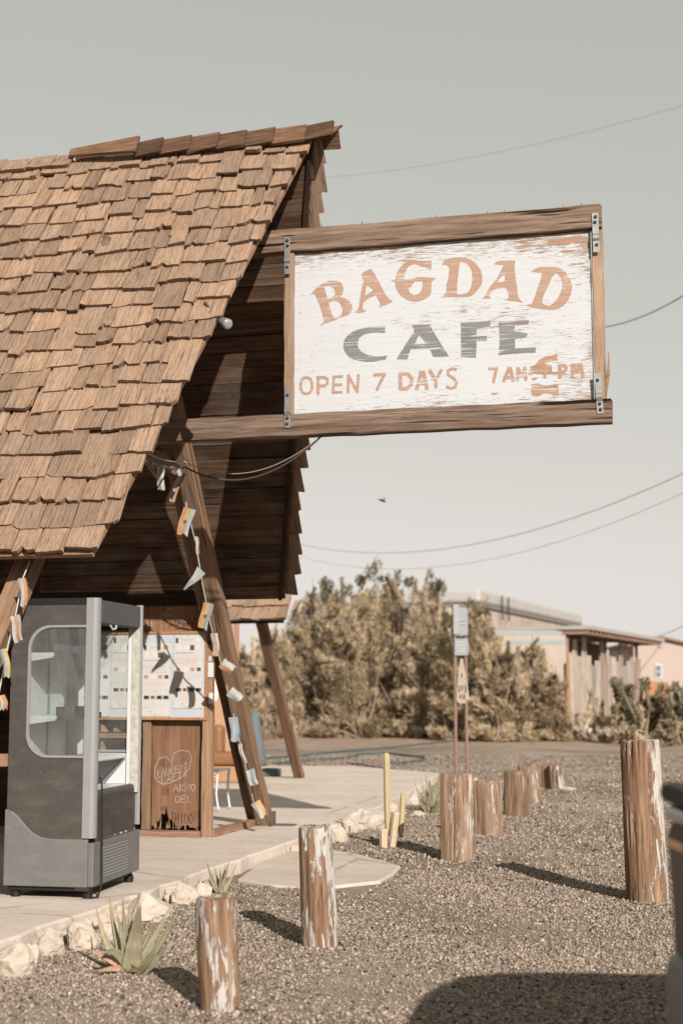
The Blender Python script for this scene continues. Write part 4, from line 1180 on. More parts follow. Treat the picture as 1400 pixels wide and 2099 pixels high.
mb = MB(); mb.tube([(-.0, .10, .82), (.014, .105, .78), (.02, .10, .66), (.022, .105, .45), (.024, .11, .25), (.03, .10, .10), (.02, .06, .012), (-.02, .02, .012)], .0065, 7); cb(mb, 'power_cord', MAT['black'], smooth=True)
mb = MB(); mb.tube([(-.02, .30, FH - .18), (-.01, .33, FH - .21), (.0, .37, FH - .20), (-.01, .40, FH - .18)], .007, 6); cb(mb, 'loose_wire', MAT['string'])

# ================================================================== LOG BOLLARDS
def log_post(bx, by, tx, ty, wpx, mat, label, square=0.0, seed=1, twin=None):
    r = random.Random(seed)
    P = onZ(0, bx, by); dist = (P - CAM).dot(FWD)
    rad = wpx / 2 / FPX * dist
    base = P + FWD * rad * .8; base.z = gh(base.x, base.y)
    top = at_d(tx, ty, dist + rad * .8)
    ax = (top - base); H = ax.length; ax.normalize()
    q = V((0, 0, 1)).rotation_difference(ax).to_matrix().to_4x4()
    mw = M.Translation(base) @ q
    seg, rings = 56, 16
    gro = [(r.uniform(0, 6.28), r.uniform(.02, .05), r.uniform(.03, .13), r.uniform(.2, .5)) for _ in range(13)]
    vv = []
    def R(a, t):
        ca, sa = abs(math.cos(a + .35)), abs(math.sin(a + .35))
        p = 2 + square * 5
        rr = 1 / (ca ** p + sa ** p) ** (1 / p) * (1 - .08 * square)
        rr *= 1 + .06 * noise.noise(V((math.cos(a) * 1.3, math.sin(a) * 1.3, t * 1.7 + seed)))
        rr += .03 * noise.noise(V((math.cos(a) * 6, math.sin(a) * 6, t * 2.2 + seed * 3)))
        for ga, gw, gd, gt in gro:
            d = abs((a - ga + .15 * noise.noise(V((t * 2, ga, seed))) + math.pi) % (2 * math.pi) - math.pi)
            if d < gw * 3: rr -= gd * math.exp(-(d / gw) ** 2) * min(1, max(0, (t - gt + .35) * 2.5))
        return rad * rr
    for i in range(rings + 1):
        t = i / rings; z = -.12 + t * (H + .12)
        for k in range(seg):
            a = 2 * math.pi * k / seg; rr = R(a, t) * (1.03 - .04 * t)
            if i == rings: rr *= .955
            zz_ = z + ((r.uniform(-.006, .004) - .028 * max(0, noise.noise(V((math.cos(a) * 2.2, math.sin(a) * 2.2, seed * 7.1))))) if i >= rings - 1 else 0)
            vv.append((rr * math.cos(a), rr * math.sin(a), zz_))
    for k in range(seg):
        a = 2 * math.pi * k / seg; rr = R(a, 1) * .55
        vv.append((rr * math.cos(a), rr * math.sin(a), H + r.uniform(-.006, .004)))
    vv.append((0, 0, H - .004))
    ff = [(i * seg + k, i * seg + (k + 1) % seg, (i + 1) * seg + (k + 1) % seg, (i + 1) * seg + k) for i in range(rings + 1) for k in range(seg)]
    c = len(vv) - 1; b0 = (rings + 1) * seg
    ff += [(b0 + k, b0 + (k + 1) % seg, c) for k in range(seg)]
    BASES.append((base.x, base.y, rad))
    mb = MB(); mb.add(vv, ff)
    o = mb.build('log_bollard', mat, None, smooth=False, mw=mw)
    return tag(o, label, 'bollard', 'weathered log posts along the parking edge')
log_post(449, 2078, 441, 1838, 80, MAT['log'], 'short peeling white log post in front of the small aloe, nearest the camera', 0, 11)
log_post(656, 1948, 646, 1692, 69, MAT['log'], 'peeling white log post standing before the end of the concrete ramp', 0, 12)
log_post(940, 1766, 937, 1587, 60, MAT['log2'], 'squared brown log post with a long crack, in front of the farther aloe', .55, 13)
log_post(1004, 1714, 999, 1599, 50, MAT['log2'], 'bleached tan log post just right of the squared cracked one', .5, 14)
log_post(1060, 1676, 1056, 1579, 44, MAT['log2'], 'deeply split short log post with the leaning one behind it', .5, 15)
log_post(1094, 1646, 1080, 1566, 36, MAT['log2'], 'split log post leaning left behind the deeply split one', .5, 16)
log_post(1122, 1618, 1119, 1569, 20, MAT['log2'], 'thin dark log stump, left one of the far pair', .3, 17)
log_post(1143, 1620, 1138, 1567, 29, MAT['log'], 'white flaked log stump, right one of the far pair', .2, 18)
log_post(1333, 1852, 1311, 1517, 82, MAT['log'], 'tallest log post, thick and grooved, leaning beside the parked car', 0, 19)

# stones and soil drifted up round the feet of the posts
P_ = []
for (bx_, by_, rd) in BASES:
    for k in range(170):
        a = rnd.uniform(0, 6.283); q = rd + abs(rnd.gauss(0, .05)) - .01
        P_.append((bx_ + q * math.cos(a), by_ + q * math.sin(a), rnd.uniform(.007, .024)))
tag(stones(np.array(P_)), 'gravel drifted up round the feet of the log posts', 'gravel', None, 'stuff')
# ================================================================== ROCKS
def rock(px, py, wpx, hpx, label, seed, dz=0.0, zbase=0.0, name='rock', group='pale rocks edging the slab', mat=None):
    r = random.Random(seed)
    P = onZ(zbase, px, py); d = (P - CAM).dot(FWD); k = d / FPX
    w, h = wpx * k, hpx * k
    bm = bmesh.new(); bmesh.ops.create_icosphere(bm, subdivisions=4, radius=1)
    off = V((seed * 3.7, seed * 1.3, 0))
    cuts = [(V((r.uniform(-1, 1), r.uniform(-1, 1), r.uniform(-.2, 1))).normalized(), r.uniform(.62, .85)) for _ in range(9)]
    for v in bm.verts:
        p = v.co.copy()
        for n_, dd in cuts:
            e = p.dot(n_) - dd
            if e > 0: p -= n_ * e * .9
        p *= 1 + .12 * noise.noise(p * 2.2 + off) + .07 * noise.noise(p * 5 + off) + .035 * noise.noise(p * 13 + off)
        v.co = V((p.x * w * .56, p.y * w * .50, p.z * h * .62 + h * .24))
    me = bpy.data.meshes.new(name); bm.to_mesh(me); bm.free(); me.materials.append(mat or MAT['rock'])
    me.polygons.foreach_set('use_smooth', [False] * len(me.polygons))
    c = P + FWD * w * .42; c.z = zbase + dz
    o = put(name, me, None, M.Translation(c) @ M.Rotation(YAW + r.uniform(-.4, .4), 4, 'Z'))
    return tag(o, label, 'rock', group)
RK = [(18, 2003, 78, 80, 'largest pale rock at the near left end of the edging'), (63, 1975, 34, 42, 'small egg shaped rock wedged between the largest and the white rock'), (93, 1960, 66, 62, 'chalky white rock in the slab edging left of the big aloe'),
      (164, 1948, 68, 66, 'blocky tan rock touching the left side of the big aloe'), (222, 1928, 48, 42, 'small rock half hidden behind the leaves of the big aloe'), (298, 1890, 100, 64, 'wide flat pale rock behind the big aloe'),
      (373, 1856, 62, 48, 'jagged tan rock just left of the small aloe'), (414, 1842, 40, 38, 'small dark shaded rock at the foot of the small aloe'),
      (590, 1742, 74, 20, 'low flat stone where the ramp meets the slab'), (692, 1728, 44, 46, 'pointed rock just behind the second nearest post'), (712, 1706, 44, 34, 'rounded rock between the pointed one and the long slab stone'),
      (748, 1700, 92, 46, 'long low stone lying behind the cactus'), (803, 1668, 36, 24, 'small stone behind the tall cactus stem'), (842, 1650, 54, 30, 'rock at the left foot of the farther aloe'), (858, 1673, 26, 14, 'small flat stone in front of the farther aloe')]
for i, (a, b, w, h, l) in enumerate(RK): rock(a, b, w, h, l, 20 + i)
rock(972, 1606, 16, 14, 'little pale stone beside the sign pole feet', 60, group=None)
rock(1112 + 50, 1621, 44, 10, 'pale clod of earth at the foot of the far stump', 61, group=None)
WRK = smat('white_boulder', (.50, .47, .44), .85, 0, .12, 4)
rock(1205, 1500, 20, 22, 'white boulder in the dry brush beside the shed wall', 62, group='white boulders by the shed', mat=WRK)
rock(1230, 1506, 28, 18, 'larger white boulder right of the other white one', 63, group='white boulders by the shed', mat=WRK)
# a low crumbling footing of dirt along the slab edge
mb = MB()
for i in range(60):
    y = 7.4 + i * .09 if i < 42 else 13.2 + (i - 42) * .18
    x = -3.90 + (y - 7) * .02 + rnd.uniform(-.03, .05)
    s_ = rnd.uniform(.05, .10)
    mb.box((x, y, rnd.uniform(.0, .045)), (s_, s_ * 1.2, s_ * .9), M.Rotation(rnd.uniform(0, 3), 3, V((rnd.random(), rnd.random(), rnd.random()))))
o = mb.build('rubble', MAT['rock'], None, bevel=.012); tag(o, 'crumbled stone chips along the slab edge', 'rubble', None, 'stuff')

# ================================================================== ALOES
AL = NT('aloe_leaf'); v = AL.coords((1, 1, 1)); n_ = AL.noise(v, 12, 4); oi = AL.n('ObjectInfo').outputs['Random']
AL.col(AL.mix(1.0, AL.ramp(n_, [(.3, (.175, .155, .10)), (.7, (.30, .265, .18))]), AL.ramp(oi, [(0, (.85, .88, .85)), (1, (1.15, 1.1, 1.0))]), 'MULTIPLY')); AL.rough(.5); AL.bump(n_, .2, .004)
DRY = smat('dry_aloe_leaf', (.36, .22, .14), .8, 0, .3, 25)
def leaf(parent, base, tip, w, ctrl, mat, seed):
    r = random.Random(seed); n = 12; mb = MB(); vv = []
    side = (tip - base).cross(FWD)
    if side.length < 1e-5: side = RIGHT.copy()
    side = (side.normalized() + FWD * r.uniform(-.5, .5)).normalized()
    for i in range(n + 1):
        t = i / n
        p = base * (1 - t) ** 2 + ctrl * 2 * t * (1 - t) + tip * t * t
        tg = ((ctrl - base) * (1 - t) + (tip - ctrl) * t).normalized()
        s_ = (side - tg * side.dot(tg)).normalized(); nn = s_.cross(tg)
        if nn.dot(FWD) > 0: nn = -nn
        ww = w * .5 * (1 - t ** 1.6) * (1 if i % 2 else .90) + .0015
        th = w * .20 * (1 - t) + .001
        vv += [p - s_ * ww + nn * th * .8, p - s_ * ww * .5 - nn * th * .1, p - nn * th * .35 + nn * .0, p + s_ * ww * .5 - nn * th * .1, p + s_ * ww + nn * th * .8, p - nn * th * 1.6]
    k = 6; ff = []
    for i in range(n):
        for j in range(k): ff.append((i * k + j, i * k + (j + 1) % k, (i + 1) * k + (j + 1) % k, (i + 1) * k + j))
    ff.append(tuple(range(k))[::-1]); ff.append(tuple(n * k + j for j in range(k)))
    mb.add(vv, ff); return mb.build('leaf', mat, parent, smooth=True)
def aloe(px, py, tips, label, spread, wbase, extra=()):
    P = onZ(0, px, py); d = (P - CAM).dot(FWD)
    b0 = P + FWD * spread * .5; b0.z = gh(b0.x, b0.y)
    t = thing('aloe_plant', label, 'aloe', b0)
    for i, (tx, ty, dd, w, bow) in enumerate(tips):
        tip = at_d(tx, ty, d + spread * .5 + dd)
        if tip.z < .02: tip.z = .02
        hor = V((tip.x - b0.x, tip.y - b0.y, 0))
        base = b0 + hor * .08 + V((0, 0, -.01))
        ctrl = b0 + hor * (.55 * bow) + V((0, 0, (tip.z) * (.35 if bow > 1 else .48)))
        leaf(t, base, tip, wbase * w, ctrl, AL.m, i + int(px))
    for i, (tx, ty, dd, w, cz) in enumerate(extra):
        tip = at_d(tx, ty, d + spread * .5 + dd)
        if tip.z < .03: tip.z = .03
        ctrl = b0.lerp(tip, .6) + V((0, 0, cz))
        leaf(t, b0 + V((0, 0, .03)), tip, wbase * w, ctrl, DRY if cz < .04 else AL.m, 90 + i)
    return t
aloe(262, 2000, [(197, 1858, .05, .55, 1.3), (225, 1837, .12, .55, 1.2), (241, 1873, .0, .45, .8), (252, 1840, .1, .5, .9), (286, 1838, .16, .5, .9), (289, 1851, -.06, 1.15, .7), (353, 1853, .10, .5, 1.0), (372, 1852, .02, .6, 1.1), (346, 1930, -.10, .6, 1.4), (268, 1868, .2, .5, .9), (316, 1880, .22, .5, 1.1), (322, 1945, -.14, .45, 1.2), (228, 1930, .2, .45, 1.2)],
     'large aloe with upright grey green leaves and dry base on the gravel, nearest the camera', .16, .105, [(187, 1946, -.05, .5, .0), (209, 1957, -.12, .6, .10), (200, 2016, -.10, .4, .02), (290, 2008, -.14, .45, .02)])
aloe(452, 1832, [(425, 1768, 0, .6, 1.2), (440, 1777, .08, .5, .9), (452, 1782, -.05, .6, .8), (463, 1770, .1, .6, .8), (470, 1766, .0, .6, .9), (484, 1772, .05, .55, 1.2), (432, 1800, -.1, .6, 1.3), (476, 1800, .12, .5, 1.2)],
     'small aloe with thin spiky leaves behind the nearest log post', .10, .062)
aloe(886, 1668, [(849, 1602, .0, .6, 1.25), (862, 1592, .1, .6, 1.1), (871, 1585, .15, .7, .9), (880, 1596, -.05, .9, .8), (893, 1606, .0, .8, .9), (901, 1586, .2, .7, 1.0), (912, 1596, .1, .7, 1.2), (905, 1625, -.1, .7, 1.3), (856, 1630, -.12, .7, 1.4), (872, 1625, -.15, .9, 1.0), (915, 1580, .25, .7, 1.0), (894, 1640, -.18, .7, 1.0)],
     'clumped pale aloe behind the squared cracked post, farthest of the aloes', .22, .105)

# ================================================================== COLUMN CACTUS
CG = smat('cactus_skin', (.42, .335, .19), .6, 0, .12, 20)
CD = smat('dead_cactus_stub', (.50, .385, .27), .9, 0, .15, 25, bump=.3)
cac = thing('column_cactus', 'thin column cactus with two yellow green stems and two dead stubs', 'cactus', onZ(0, 800, 1736))
def stem_(name, bx, by, tx, ty, wpx, mat, off, flat, zb=None):
    d = (onZ(0, 800, 1739) - CAM).dot(FWD) + off
    a = at_d(bx, by, d); b = at_d(tx, ty, d)
    if zb is not None: a.z = zb
    ax = b - a; H = ax.length; ax.normalize(); r = wpx / 2 / FPX * d
    qm = V((0, 0, 1)).rotation_difference(ax).to_matrix().to_4x4(); ribs = 7; seg = ribs * 4; rings = 12
    vv = []
    for i in range(rings + 3):
        t = min(1, i / rings); z = H * t
        sc_ = 1.0 if i <= rings - 1 else (.97 if i == rings else .75 if i == rings + 1 else .3)
        if flat and i > rings: sc_ = .9 if i == rings + 1 else .4
        if not flat and i < 2: sc_ = .55 + .25 * i
        if i > rings: z = H + (.0 if flat else r * (.5 if i == rings + 1 else .85))
        for k in range(seg):
            an = 2 * math.pi * k / seg; q = 1 - .22 * (1 - abs(math.cos(an * ribs / 2))) + .04 * noise.noise(V((an, t * 3, bx)))
            vv.append((r * q * sc_ * math.cos(an), r * q * sc_ * math.sin(an), z))
    ff = [(i * seg + k, i * seg + (k + 1) % seg, (i + 1) * seg + (k + 1) % seg, (i + 1) * seg + k) for i in range(rings + 2) for k in range(seg)]
    ff += [tuple(range(seg))[::-1], tuple((rings + 2) * seg + k for k in range(seg))]
    mb = MB(); mb.add(vv, ff)
    mb.build(name, mat, cac, smooth=True, mw=M.Translation(a) @ qm)
stem_('stem', 795, 1712, 792, 1549, 14, CG, .09, False)
stem_('stem', 821, 1716, 826, 1631, 12, CG, .06, False)
stem_('stub', 786, 1739, 786, 1699, 17, CD, .0, True, -.02)
stem_('stub', 803, 1739, 812, 1664, 15, CD, .04, True, -.02)

# ================================================================== PATIO: second porch roof, wall, sofa, chair, parasol
por = thing('porch_roof', 'small shingled porch roof on a leaning timber post beyond the A-frame', 'porch roof', (-6.2, 22, SZ))
PY0 = 19.7
pe = onY(PY0, 586, 1274); th2 = math.radians(50)
PM = M(((0, 1, 0), (-math.cos(th2), 0, -math.sin(th2)), (-math.sin(th2), 0, math.cos(th2)))).to_4x4()
PM.translation = (0, PY0 + .56 * math.cos(th2), pe.z + .56 * math.sin(th2))
mb = MB(); mb.box2((-.0, pe.x - .03, -.04), (.50, -13.5, -.005)); pr = mb.build('roof_deck', MAT['frame'], por, mw=PM)
rq = random.Random(8)
for i in range(2):
    y = pe.x + rq.uniform(-.02, .02); s = .30 + i * .26
    while y > -13:
        w = rq.uniform(.12, .26)
        if y > -9.4: put('shingle', SH[rq.randrange(26)], pr, lay(y - w / 2, w - .01, s + rq.uniform(-.02, .02), 0, rq), local=True)
        y -= w
timber('leaning_post', tuple(onZ(SZ, 612, 1595) + V((0, .06, 0))), (-6.2, 19.98, pe.z + .06), .15, .12, MAT['rafter'], por, up=(0, .8, .6), segs=10, rough=.006)
timber('eave_beam', (pe.x - .1, PY0 + .2, pe.z + .06), (-13, PY0 + .2, pe.z + .06), .1, .14, MAT['darkwood'], por)
timber('wall_plate', (pe.x - .1, PY0 + .45, pe.z + .35), (-13, PY0 + .45, pe.z + .35), .1, .14, MAT['darkwood'], por)
wl = thing('stucco_wall', 'tan orange plaster wall behind the brown sofa', 'wall', (-12, 24.4, SZ))
STU = smat('tan_plaster', (.42, .255, .165), .9, 0, .10, 3, bump=.2)
sx = onY(24.4, 479, 1450).x
mb = MB(); mb.box2((-13.6, 24.4, 0), (sx, 24.7, 3.2)); mb.build('plaster', STU, wl)
mb = MB(); q = [onY(24.39, *p) for p in ((438, 1392), (446, 1384), (452, 1392), (451, 1412), (444, 1438), (438, 1436))]
mb.prism([(p.x, p.z) for p in q], ((0, 24.394, 0), (1, 0, 0), (0, 0, 1), (0, 1, 0)), .004); mb.build('paint_patch', smat('chalky_patch', (.66, .62, .58), .9), wl)
LEA = smat('brown_leather', (.25, .115, .052), .45, 0, .15, 8, .4)
LEB = smat('sofa_tan_base', (.40, .22, .125), .7, 0, .1, 6)
se = onZ(SZ, 497, 1606)
sofa = thing('sofa', 'brown leather sofa against the tan wall on the patio', 'sofa', (se.x - .9, se.y + .4, SZ))
mb = MB(); mb.box2((se.x - 1.9, se.y + .06, SZ), (se.x - .01, se.y + .80, SZ + .26)); mb.build('base', LEB, sofa, bevel=.03)
for k in range(3):
    mb = MB(); x1 = se.x - .02 - k * .62; mb.box2((x1 - .61, se.y, SZ + .265), (x1, se.y + .62, SZ + .46)); mb.build('seat_cushion', LEA, sofa, bevel=.06, seg=4)
mb = MB(); mb.box2((se.x - 1.9, se.y + .60, SZ + .262), (se.x - .55, se.y + .86, SZ + .86)); mb.build('backrest', LEA, sofa, bevel=.07, seg=4)
mb = MB(); mb.box2((se.x - 2.1, se.y + .02, SZ), (se.x - 1.905, se.y + .84, SZ + .62)); mb.build('armrest', LEA, sofa, bevel=.06, seg=4)
ch = onZ(SZ, 448, 1664)
chair = thing('metal_chair', 'white metal patio chair half hidden by the menu wall post', 'chair', (ch.x - .22, ch.y + .2, SZ))
def cleg(x, y, sx_, sy_): 
    mb = MB(); mb.tube([(x, y, SZ + .02), (x - .005 * sx_, y, SZ + .05), (x - .03 * sx_, y, SZ + .2), (x - .02 * sx_, y, SZ + .4), (x - .01 * sx_, y, SZ + .46)], [.024, .012, .014, .016, .016], 8); mb.build('leg', MAT['white'], chair, smooth=True)
for x, s1 in ((ch.x, 1), (ch.x - .44, -1)):
    for y in (ch.y, ch.y + .42): cleg(x, y, s1, 0)
mb = MB(); mb.box2((ch.x - .47, ch.y - .02, SZ + .462), (ch.x + .0, ch.y + .45, SZ + .485)); mb.build('seat', MAT['white'], chair, bevel=.01)
mb = MB(); mb.tube([(ch.x - .02, ch.y + .01, SZ + .40), (ch.x - .42, ch.y + .01, SZ + .40)], .010, 6); mb.build('stretcher', MAT['white'], chair)
mb = MB(); mb.tube([(ch.x - .44, ch.y, SZ + .486), (ch.x - .50, ch.y, SZ + .9), (ch.x - .51, ch.y + .21, SZ + .98), (ch.x - .50, ch.y + .42, SZ + .9), (ch.x - .44, ch.y + .42, SZ + .486)], .013, 8); mb.build('back_frame', MAT['white'], chair, smooth=True)
BG = smat('blue_grey_canvas', (.12, .14, .15), .8, 0, .1, 12)
pb = onZ(SZ, 533, 1590)
par = thing('folded_parasol', 'blue grey tapered folded parasol behind the leaning brace', 'parasol', (pb.x, pb.y + .15, SZ))
mb = MB(); mb.lathe([(.20, .14), (.21, .2), (.17, .5), (.11, .85), (.06, 1.02), (.02, 1.06)], (pb.x - .20, pb.y + .3, SZ), 14); mb.build('canopy', BG, par, smooth=True)
mb = MB(); mb.tube([(pb.x - .20, pb.y + .3, SZ), (pb.x - .20, pb.y + .3, SZ + .2)], .025, 8); mb.build('pole', MAT['metal'], par)
blk = onZ(SZ, 552, 1592)
mb = MB(); mb.box2((blk.x - .14, blk.y, SZ), (blk.x + .14, blk.y + .25, SZ + .13)); o = mb.build('base_block', smat('slate_block', (.10, .115, .125), .8, 0, .2, 15), None, bevel=.02)
tag(o, 'dark slate coloured block on the patio beside the leaning porch post', 'block')

# ================================================================== SIGN ON TWO POLES
sb = onZ(0, 945, 1598); sd = (sb - CAM).dot(FWD)
sg = thing('pole_sign', 'small grey notice signs on two thin rusty poles in front of the bushes', 'sign', sb, YAW)
POLE = smat('rusty_pole', (.24, .155, .12), .7, .2, .2, 20)
PLT = smat('pale_grey_plate', (.25, .265, .275), .5, .1, .05, 6)
for px in (934.5, 957):
    p = at_d(px, 1598, sd); q = at_d(px, 1300, sd)
    mb = MB(); mb.tube([(p.x, p.y, -.2), (p.x, p.y, q.z)], .03, 8); mb.build('pole', POLE, sg)
def plate(x0, y0, x1, y1, name, mat, dd=-.04, th=.03, parent=sg, bevel=.03):
    a = at_d(x0, (y0 + y1) / 2, sd + dd); b = at_d(x1, (y0 + y1) / 2, sd + dd); c = at_d((x0 + x1) / 2, y0, sd + dd); d_ = at_d((x0 + x1) / 2, y1, sd + dd)
    m = (a + b) / 2; mw = M.Translation((m.x, m.y, (c.z + d_.z) / 2)) @ M.Rotation(YAW, 4, 'Z')
    mb = MB(); mb.box((0, 0, 0), ((b - a).length, th, abs(c.z - d_.z)))
    return mb.build(name, mat, parent, mw=mw, bevel=bevel)
up_ = plate(930, 1247, 958.5, 1303, 'sign_plate', PLT, bevel=.01)
plate(929, 1239, 941, 1300, 'sign_plate', smat('pale_sticker_plate', (.29, .30, .305), .5), -.062, .012, sg, .004)
lo_ = plate(930.5, 1309, 959.5, 1344, 'sign_plate', PLT, bevel=.01)
for (y, a, b) in ((1270, 933, 955), (1278, 936, 955), (1316, 934, 956), (1322, 935, 955), (1328, 934, 956), (1334, 936, 954)):
    plate(a, y, b, y + 1.6, 'text_line', PRT[1], -.072 if y < 1300 else -.058, .004, up_ if y < 1300 else lo_, 0)
def orn():
    poly = [(935, 1436), (936, 1412), (938, 1392), (940, 1372), (942, 1358), (943, 1350), (949, 1350), (950, 1360), (953, 1376), (957, 1396), (960, 1418), (961, 1428), (965, 1433), (955, 1436), (954, 1442), (942, 1442)]
    q = [at_d(a, b, sd - .05) for a, b in poly]; c = at_d(948, 1400, sd - .05)
    mb = MB(); mb.prism([((p - c).dot(RIGHT), p.z) for p in q], ((c.x, c.y, 0), RIGHT, (0, 0, 1), FWD), .03)
    o = mb.build('ornament', smat('pale_fretwork', (.36, .295, .235), .9, 0, .2, 8), sg)
    for (a, b, w, h) in ((946, 1384, 3, 8), (941, 1412, 3, 14), (947, 1410, 3, 10), (954, 1412, 3, 16), (944, 1428, 3, 8), (951, 1428, 4, 9)):
        plate(a - w / 2, b - h / 2, a + w / 2, b + h / 2, 'slot', smat('slot_shadow_wood', (.14, .09, .06), .9) if 'slot_shadow_wood' not in bpy.data.materials else bpy.data.materials['slot_shadow_wood'], -.054, .006, o, 0)  # dark plates on the face, their colour standing for shade in cut slots
orn()

# ================================================================== BUSHES AND TREES
BUSHM = tone_mat('dry_bush_leaf', [(0, (.065, .053, .030)), (.26, (.22, .172, .098)), (.54, (.47, .36, .22)), (.78, (.68, .525, .35)), (1, (.78, .64, .48))], .9, .3)
GRNM = tone_mat('dusty_green_leaf', [(0, (.05, .045, .028)), (.5, (.15, .125, .075)), (1, (.30, .245, .155))], .9, .2)
BARK = smat('dry_bark', (.26, .19, .13), .9, 0, .2, 6)
def foliage(name, parent, blobs, per, ln, wd, mat, up=.6, seed=1, tone0=.5, tvar=.18):
    rs_ = np.random.RandomState(seed)
    cs, axs, ts = [], [], []
    for (c, r) in blobs:
        dirs = rs_.normal(size=(per, 3)); dirs /= np.linalg.norm(dirs, axis=1)[:, None]
        rad = rs_.uniform(.15, 1, per) ** .5
        cs.append(np.array(c) + dirs * rad[:, None] * np.array(r))
        a = dirs * .6 + np.array([.25, -.05, up * .8]) + rs_.normal(size=(per, 3)) * .5
        axs.append(a / np.linalg.norm(a, axis=1)[:, None])
        ts.append(np.clip(tone0 + rs_.normal(0, tvar * .7) + rs_.normal(0, tvar, per), 0, 1))
    c = np.concatenate(cs); a = np.concatenate(axs); t = np.concatenate(ts); n = len(c)
    sd_ = np.cross(a, rs_.normal(size=(n, 3))); sd_ /= np.linalg.norm(sd_, axis=1)[:, None]
    l = rs_.uniform(.6, 1.4, n)[:, None] * ln; w = rs_.uniform(.6, 1.4, n)[:, None] * wd
    q = np.stack([c - a * l * .5, c + sd_ * w * .5, c + a * l * .5, c - sd_ * w * .5], 1)
    q[:, :, 2] = np.maximum(q[:, :, 2], .02)
    f = np.arange(n * 4).reshape(n, 4)
    me = np_mesh(name, q.reshape(-1, 3), f, mat, np.repeat(t, 4))
    return put(name, me, parent)
def plumes(name, parent, stems, per, ln, wd, mat, seed, tone0, tvar=.25):
    """feathery upright sprays: leaves set along curved stems, thinning to the tip"""
    rs_ = np.random.RandomState(seed)
    cs, ax_, ts = [], [], []
    for (a, m, e, rad) in stems:
        t = rs_.uniform(.0, 1, per) ** .75
        p = np.array(a)[None] * ((1 - t) ** 2)[:, None] + np.array(m)[None] * (2 * t * (1 - t))[:, None] + np.array(e)[None] * (t * t)[:, None]
        tg = (np.array(m) - np.array(a))[None] * (1 - t)[:, None] + (np.array(e) - np.array(m))[None] * t[:, None]
        tg /= np.linalg.norm(tg, axis=1)[:, None] + 1e-6
        off = rs_.normal(size=(per, 3)); off /= np.linalg.norm(off, axis=1)[:, None]
        w = rad * (1.05 - t * .85) * rs_.uniform(.1, 1, per) ** .6
        cs.append(p + off * w[:, None])
        q = tg * .9 + off * .8 + rs_.normal(size=(per, 3)) * .35
        ax_.append(q / np.linalg.norm(q, axis=1)[:, None])
        ts.append(np.clip(tone0 + rs_.normal(0, tvar) + (t - .5) * .12 + rs_.normal(0, tvar * .8, per), 0, 1))
    c = np.concatenate(cs); a = np.concatenate(ax_); t = np.concatenate(ts); n = len(c)
    sd_ = np.cross(a, rs_.normal(size=(n, 3))); sd_ /= np.linalg.norm(sd_, axis=1)[:, None]
    l = rs_.uniform(.5, 1.5, n)[:, None] * ln; w = rs_.uniform(.6, 1.4, n)[:, None] * wd
    q = np.stack([c - a * l * .5, c + sd_ * w * .5, c + a * l * .5, c - sd_ * w * .5], 1)
    q[:, :, 2] = np.maximum(q[:, :, 2], .02)
    return put(name, np_mesh(name, q.reshape(-1, 3), np.arange(n * 4).reshape(n, 4), mat, np.repeat(t, 4)), parent)
def bush(px, wpx, topy, d, label, seed, mat=None, tone0=.55, name='bush', ns=135, per=235, ln=.19, wd=.021, group='tall dry bushes behind the yard', low=.0, cat='bush'):
    r = random.Random(seed)
    c = at_d(px, 1480, d); W = wpx / FPX * d; Ht = at_d(px, topy, d).z
    t = thing(name, label, cat, (c.x, c.y, 0), group=group)
    stems = []; mb = MB()
    for i in range(ns):
        u = r.uniform(-1, 1); dep = r.uniform(-1, 1)
        hm = Ht * (1 - .38 * abs(u) ** 2.4) * (1 - .15 * abs(dep))
        top = hm * (r.uniform(.04, .72) if i < ns * .68 else r.uniform(.72, 1.0))
        e = c + RIGHT * (u * W * .5 * (1.05 - .25 * top / Ht)) + FWD * dep * 1.0; e.z = max(top, .15)
        dr = RIGHT * (u * .55 + r.uniform(-.55, .55)) + FWD * (dep * .4 + r.uniform(-.5, .3)) + V((0, 0, r.uniform(.15, 1.0)))
        dr.normalize()
        a = e - dr * r.uniform(.5, 1.25) * min(1.0, Ht / 4); a.z = max(a.z, .05)
        if i > ns * .88: e = e + V((r.uniform(-.1, .2), 0, r.uniform(.2, .6)))
        m = a.lerp(e, .5) + V((0, 0, .10))
        stems.append((tuple(a), tuple(m), tuple(e), (r.uniform(.18, .40) if i < ns * .88 else r.uniform(.08, .16)) * min(1.2, Ht / 4 + .25)))
        if i % 5 == 0:
            g = c + RIGHT * r.uniform(-.25, .25) * W; g.z = -.1
            e2 = e + V((r.uniform(-.15, .2), 0, r.uniform(.0, .35))); mb.tube([g, g.lerp(e, .5) + V((r.uniform(-.15, .15), 0, .1)), e2], [.055, .035, .010], 5)
    plumes('crown', t, stems, per, ln, wd, mat or BUSHM, seed, tone0)
    o = mb.build('trunk', BARK, t); o['kind'] = 'stuff'
    return t
BL = [(492, 100, 1310, 44, 'dusty bush seen between the two leaning posts', .5), (560, 110, 1275, 46, 'pale straw bush just right of the leaning porch post', .66), (640, 140, 1195, 47, 'olive bush right behind the top of the porch post', .5), (715, 140, 1180, 46, 'tall dense bush left of the middle of the row', .52),
      (790, 130, 1185, 47, 'broad bush above the tall cactus stem', .55), (868, 130, 1195, 46, 'straw brown bush left of the pole sign', .60), (945, 130, 1222, 44, 'dark based bush directly behind the pole sign', .48), (1020, 130, 1310, 43, 'sprawling light bush right of the pole sign', .60), (1082, 130, 1305, 44, 'low leaning bush against the shed wall', .60), (1126, 70, 1372, 43.5, 'last small bush at the corner of the shed wall', .55)]
for i, (px, w, ty, d, l, tn) in enumerate(BL): bush(px, w, ty, d, l, 200 + i, None, tn)
bush(760, 120, 1180, 50, 'thin topped bush showing above the middle of the row', 231, None, .5, ns=45)
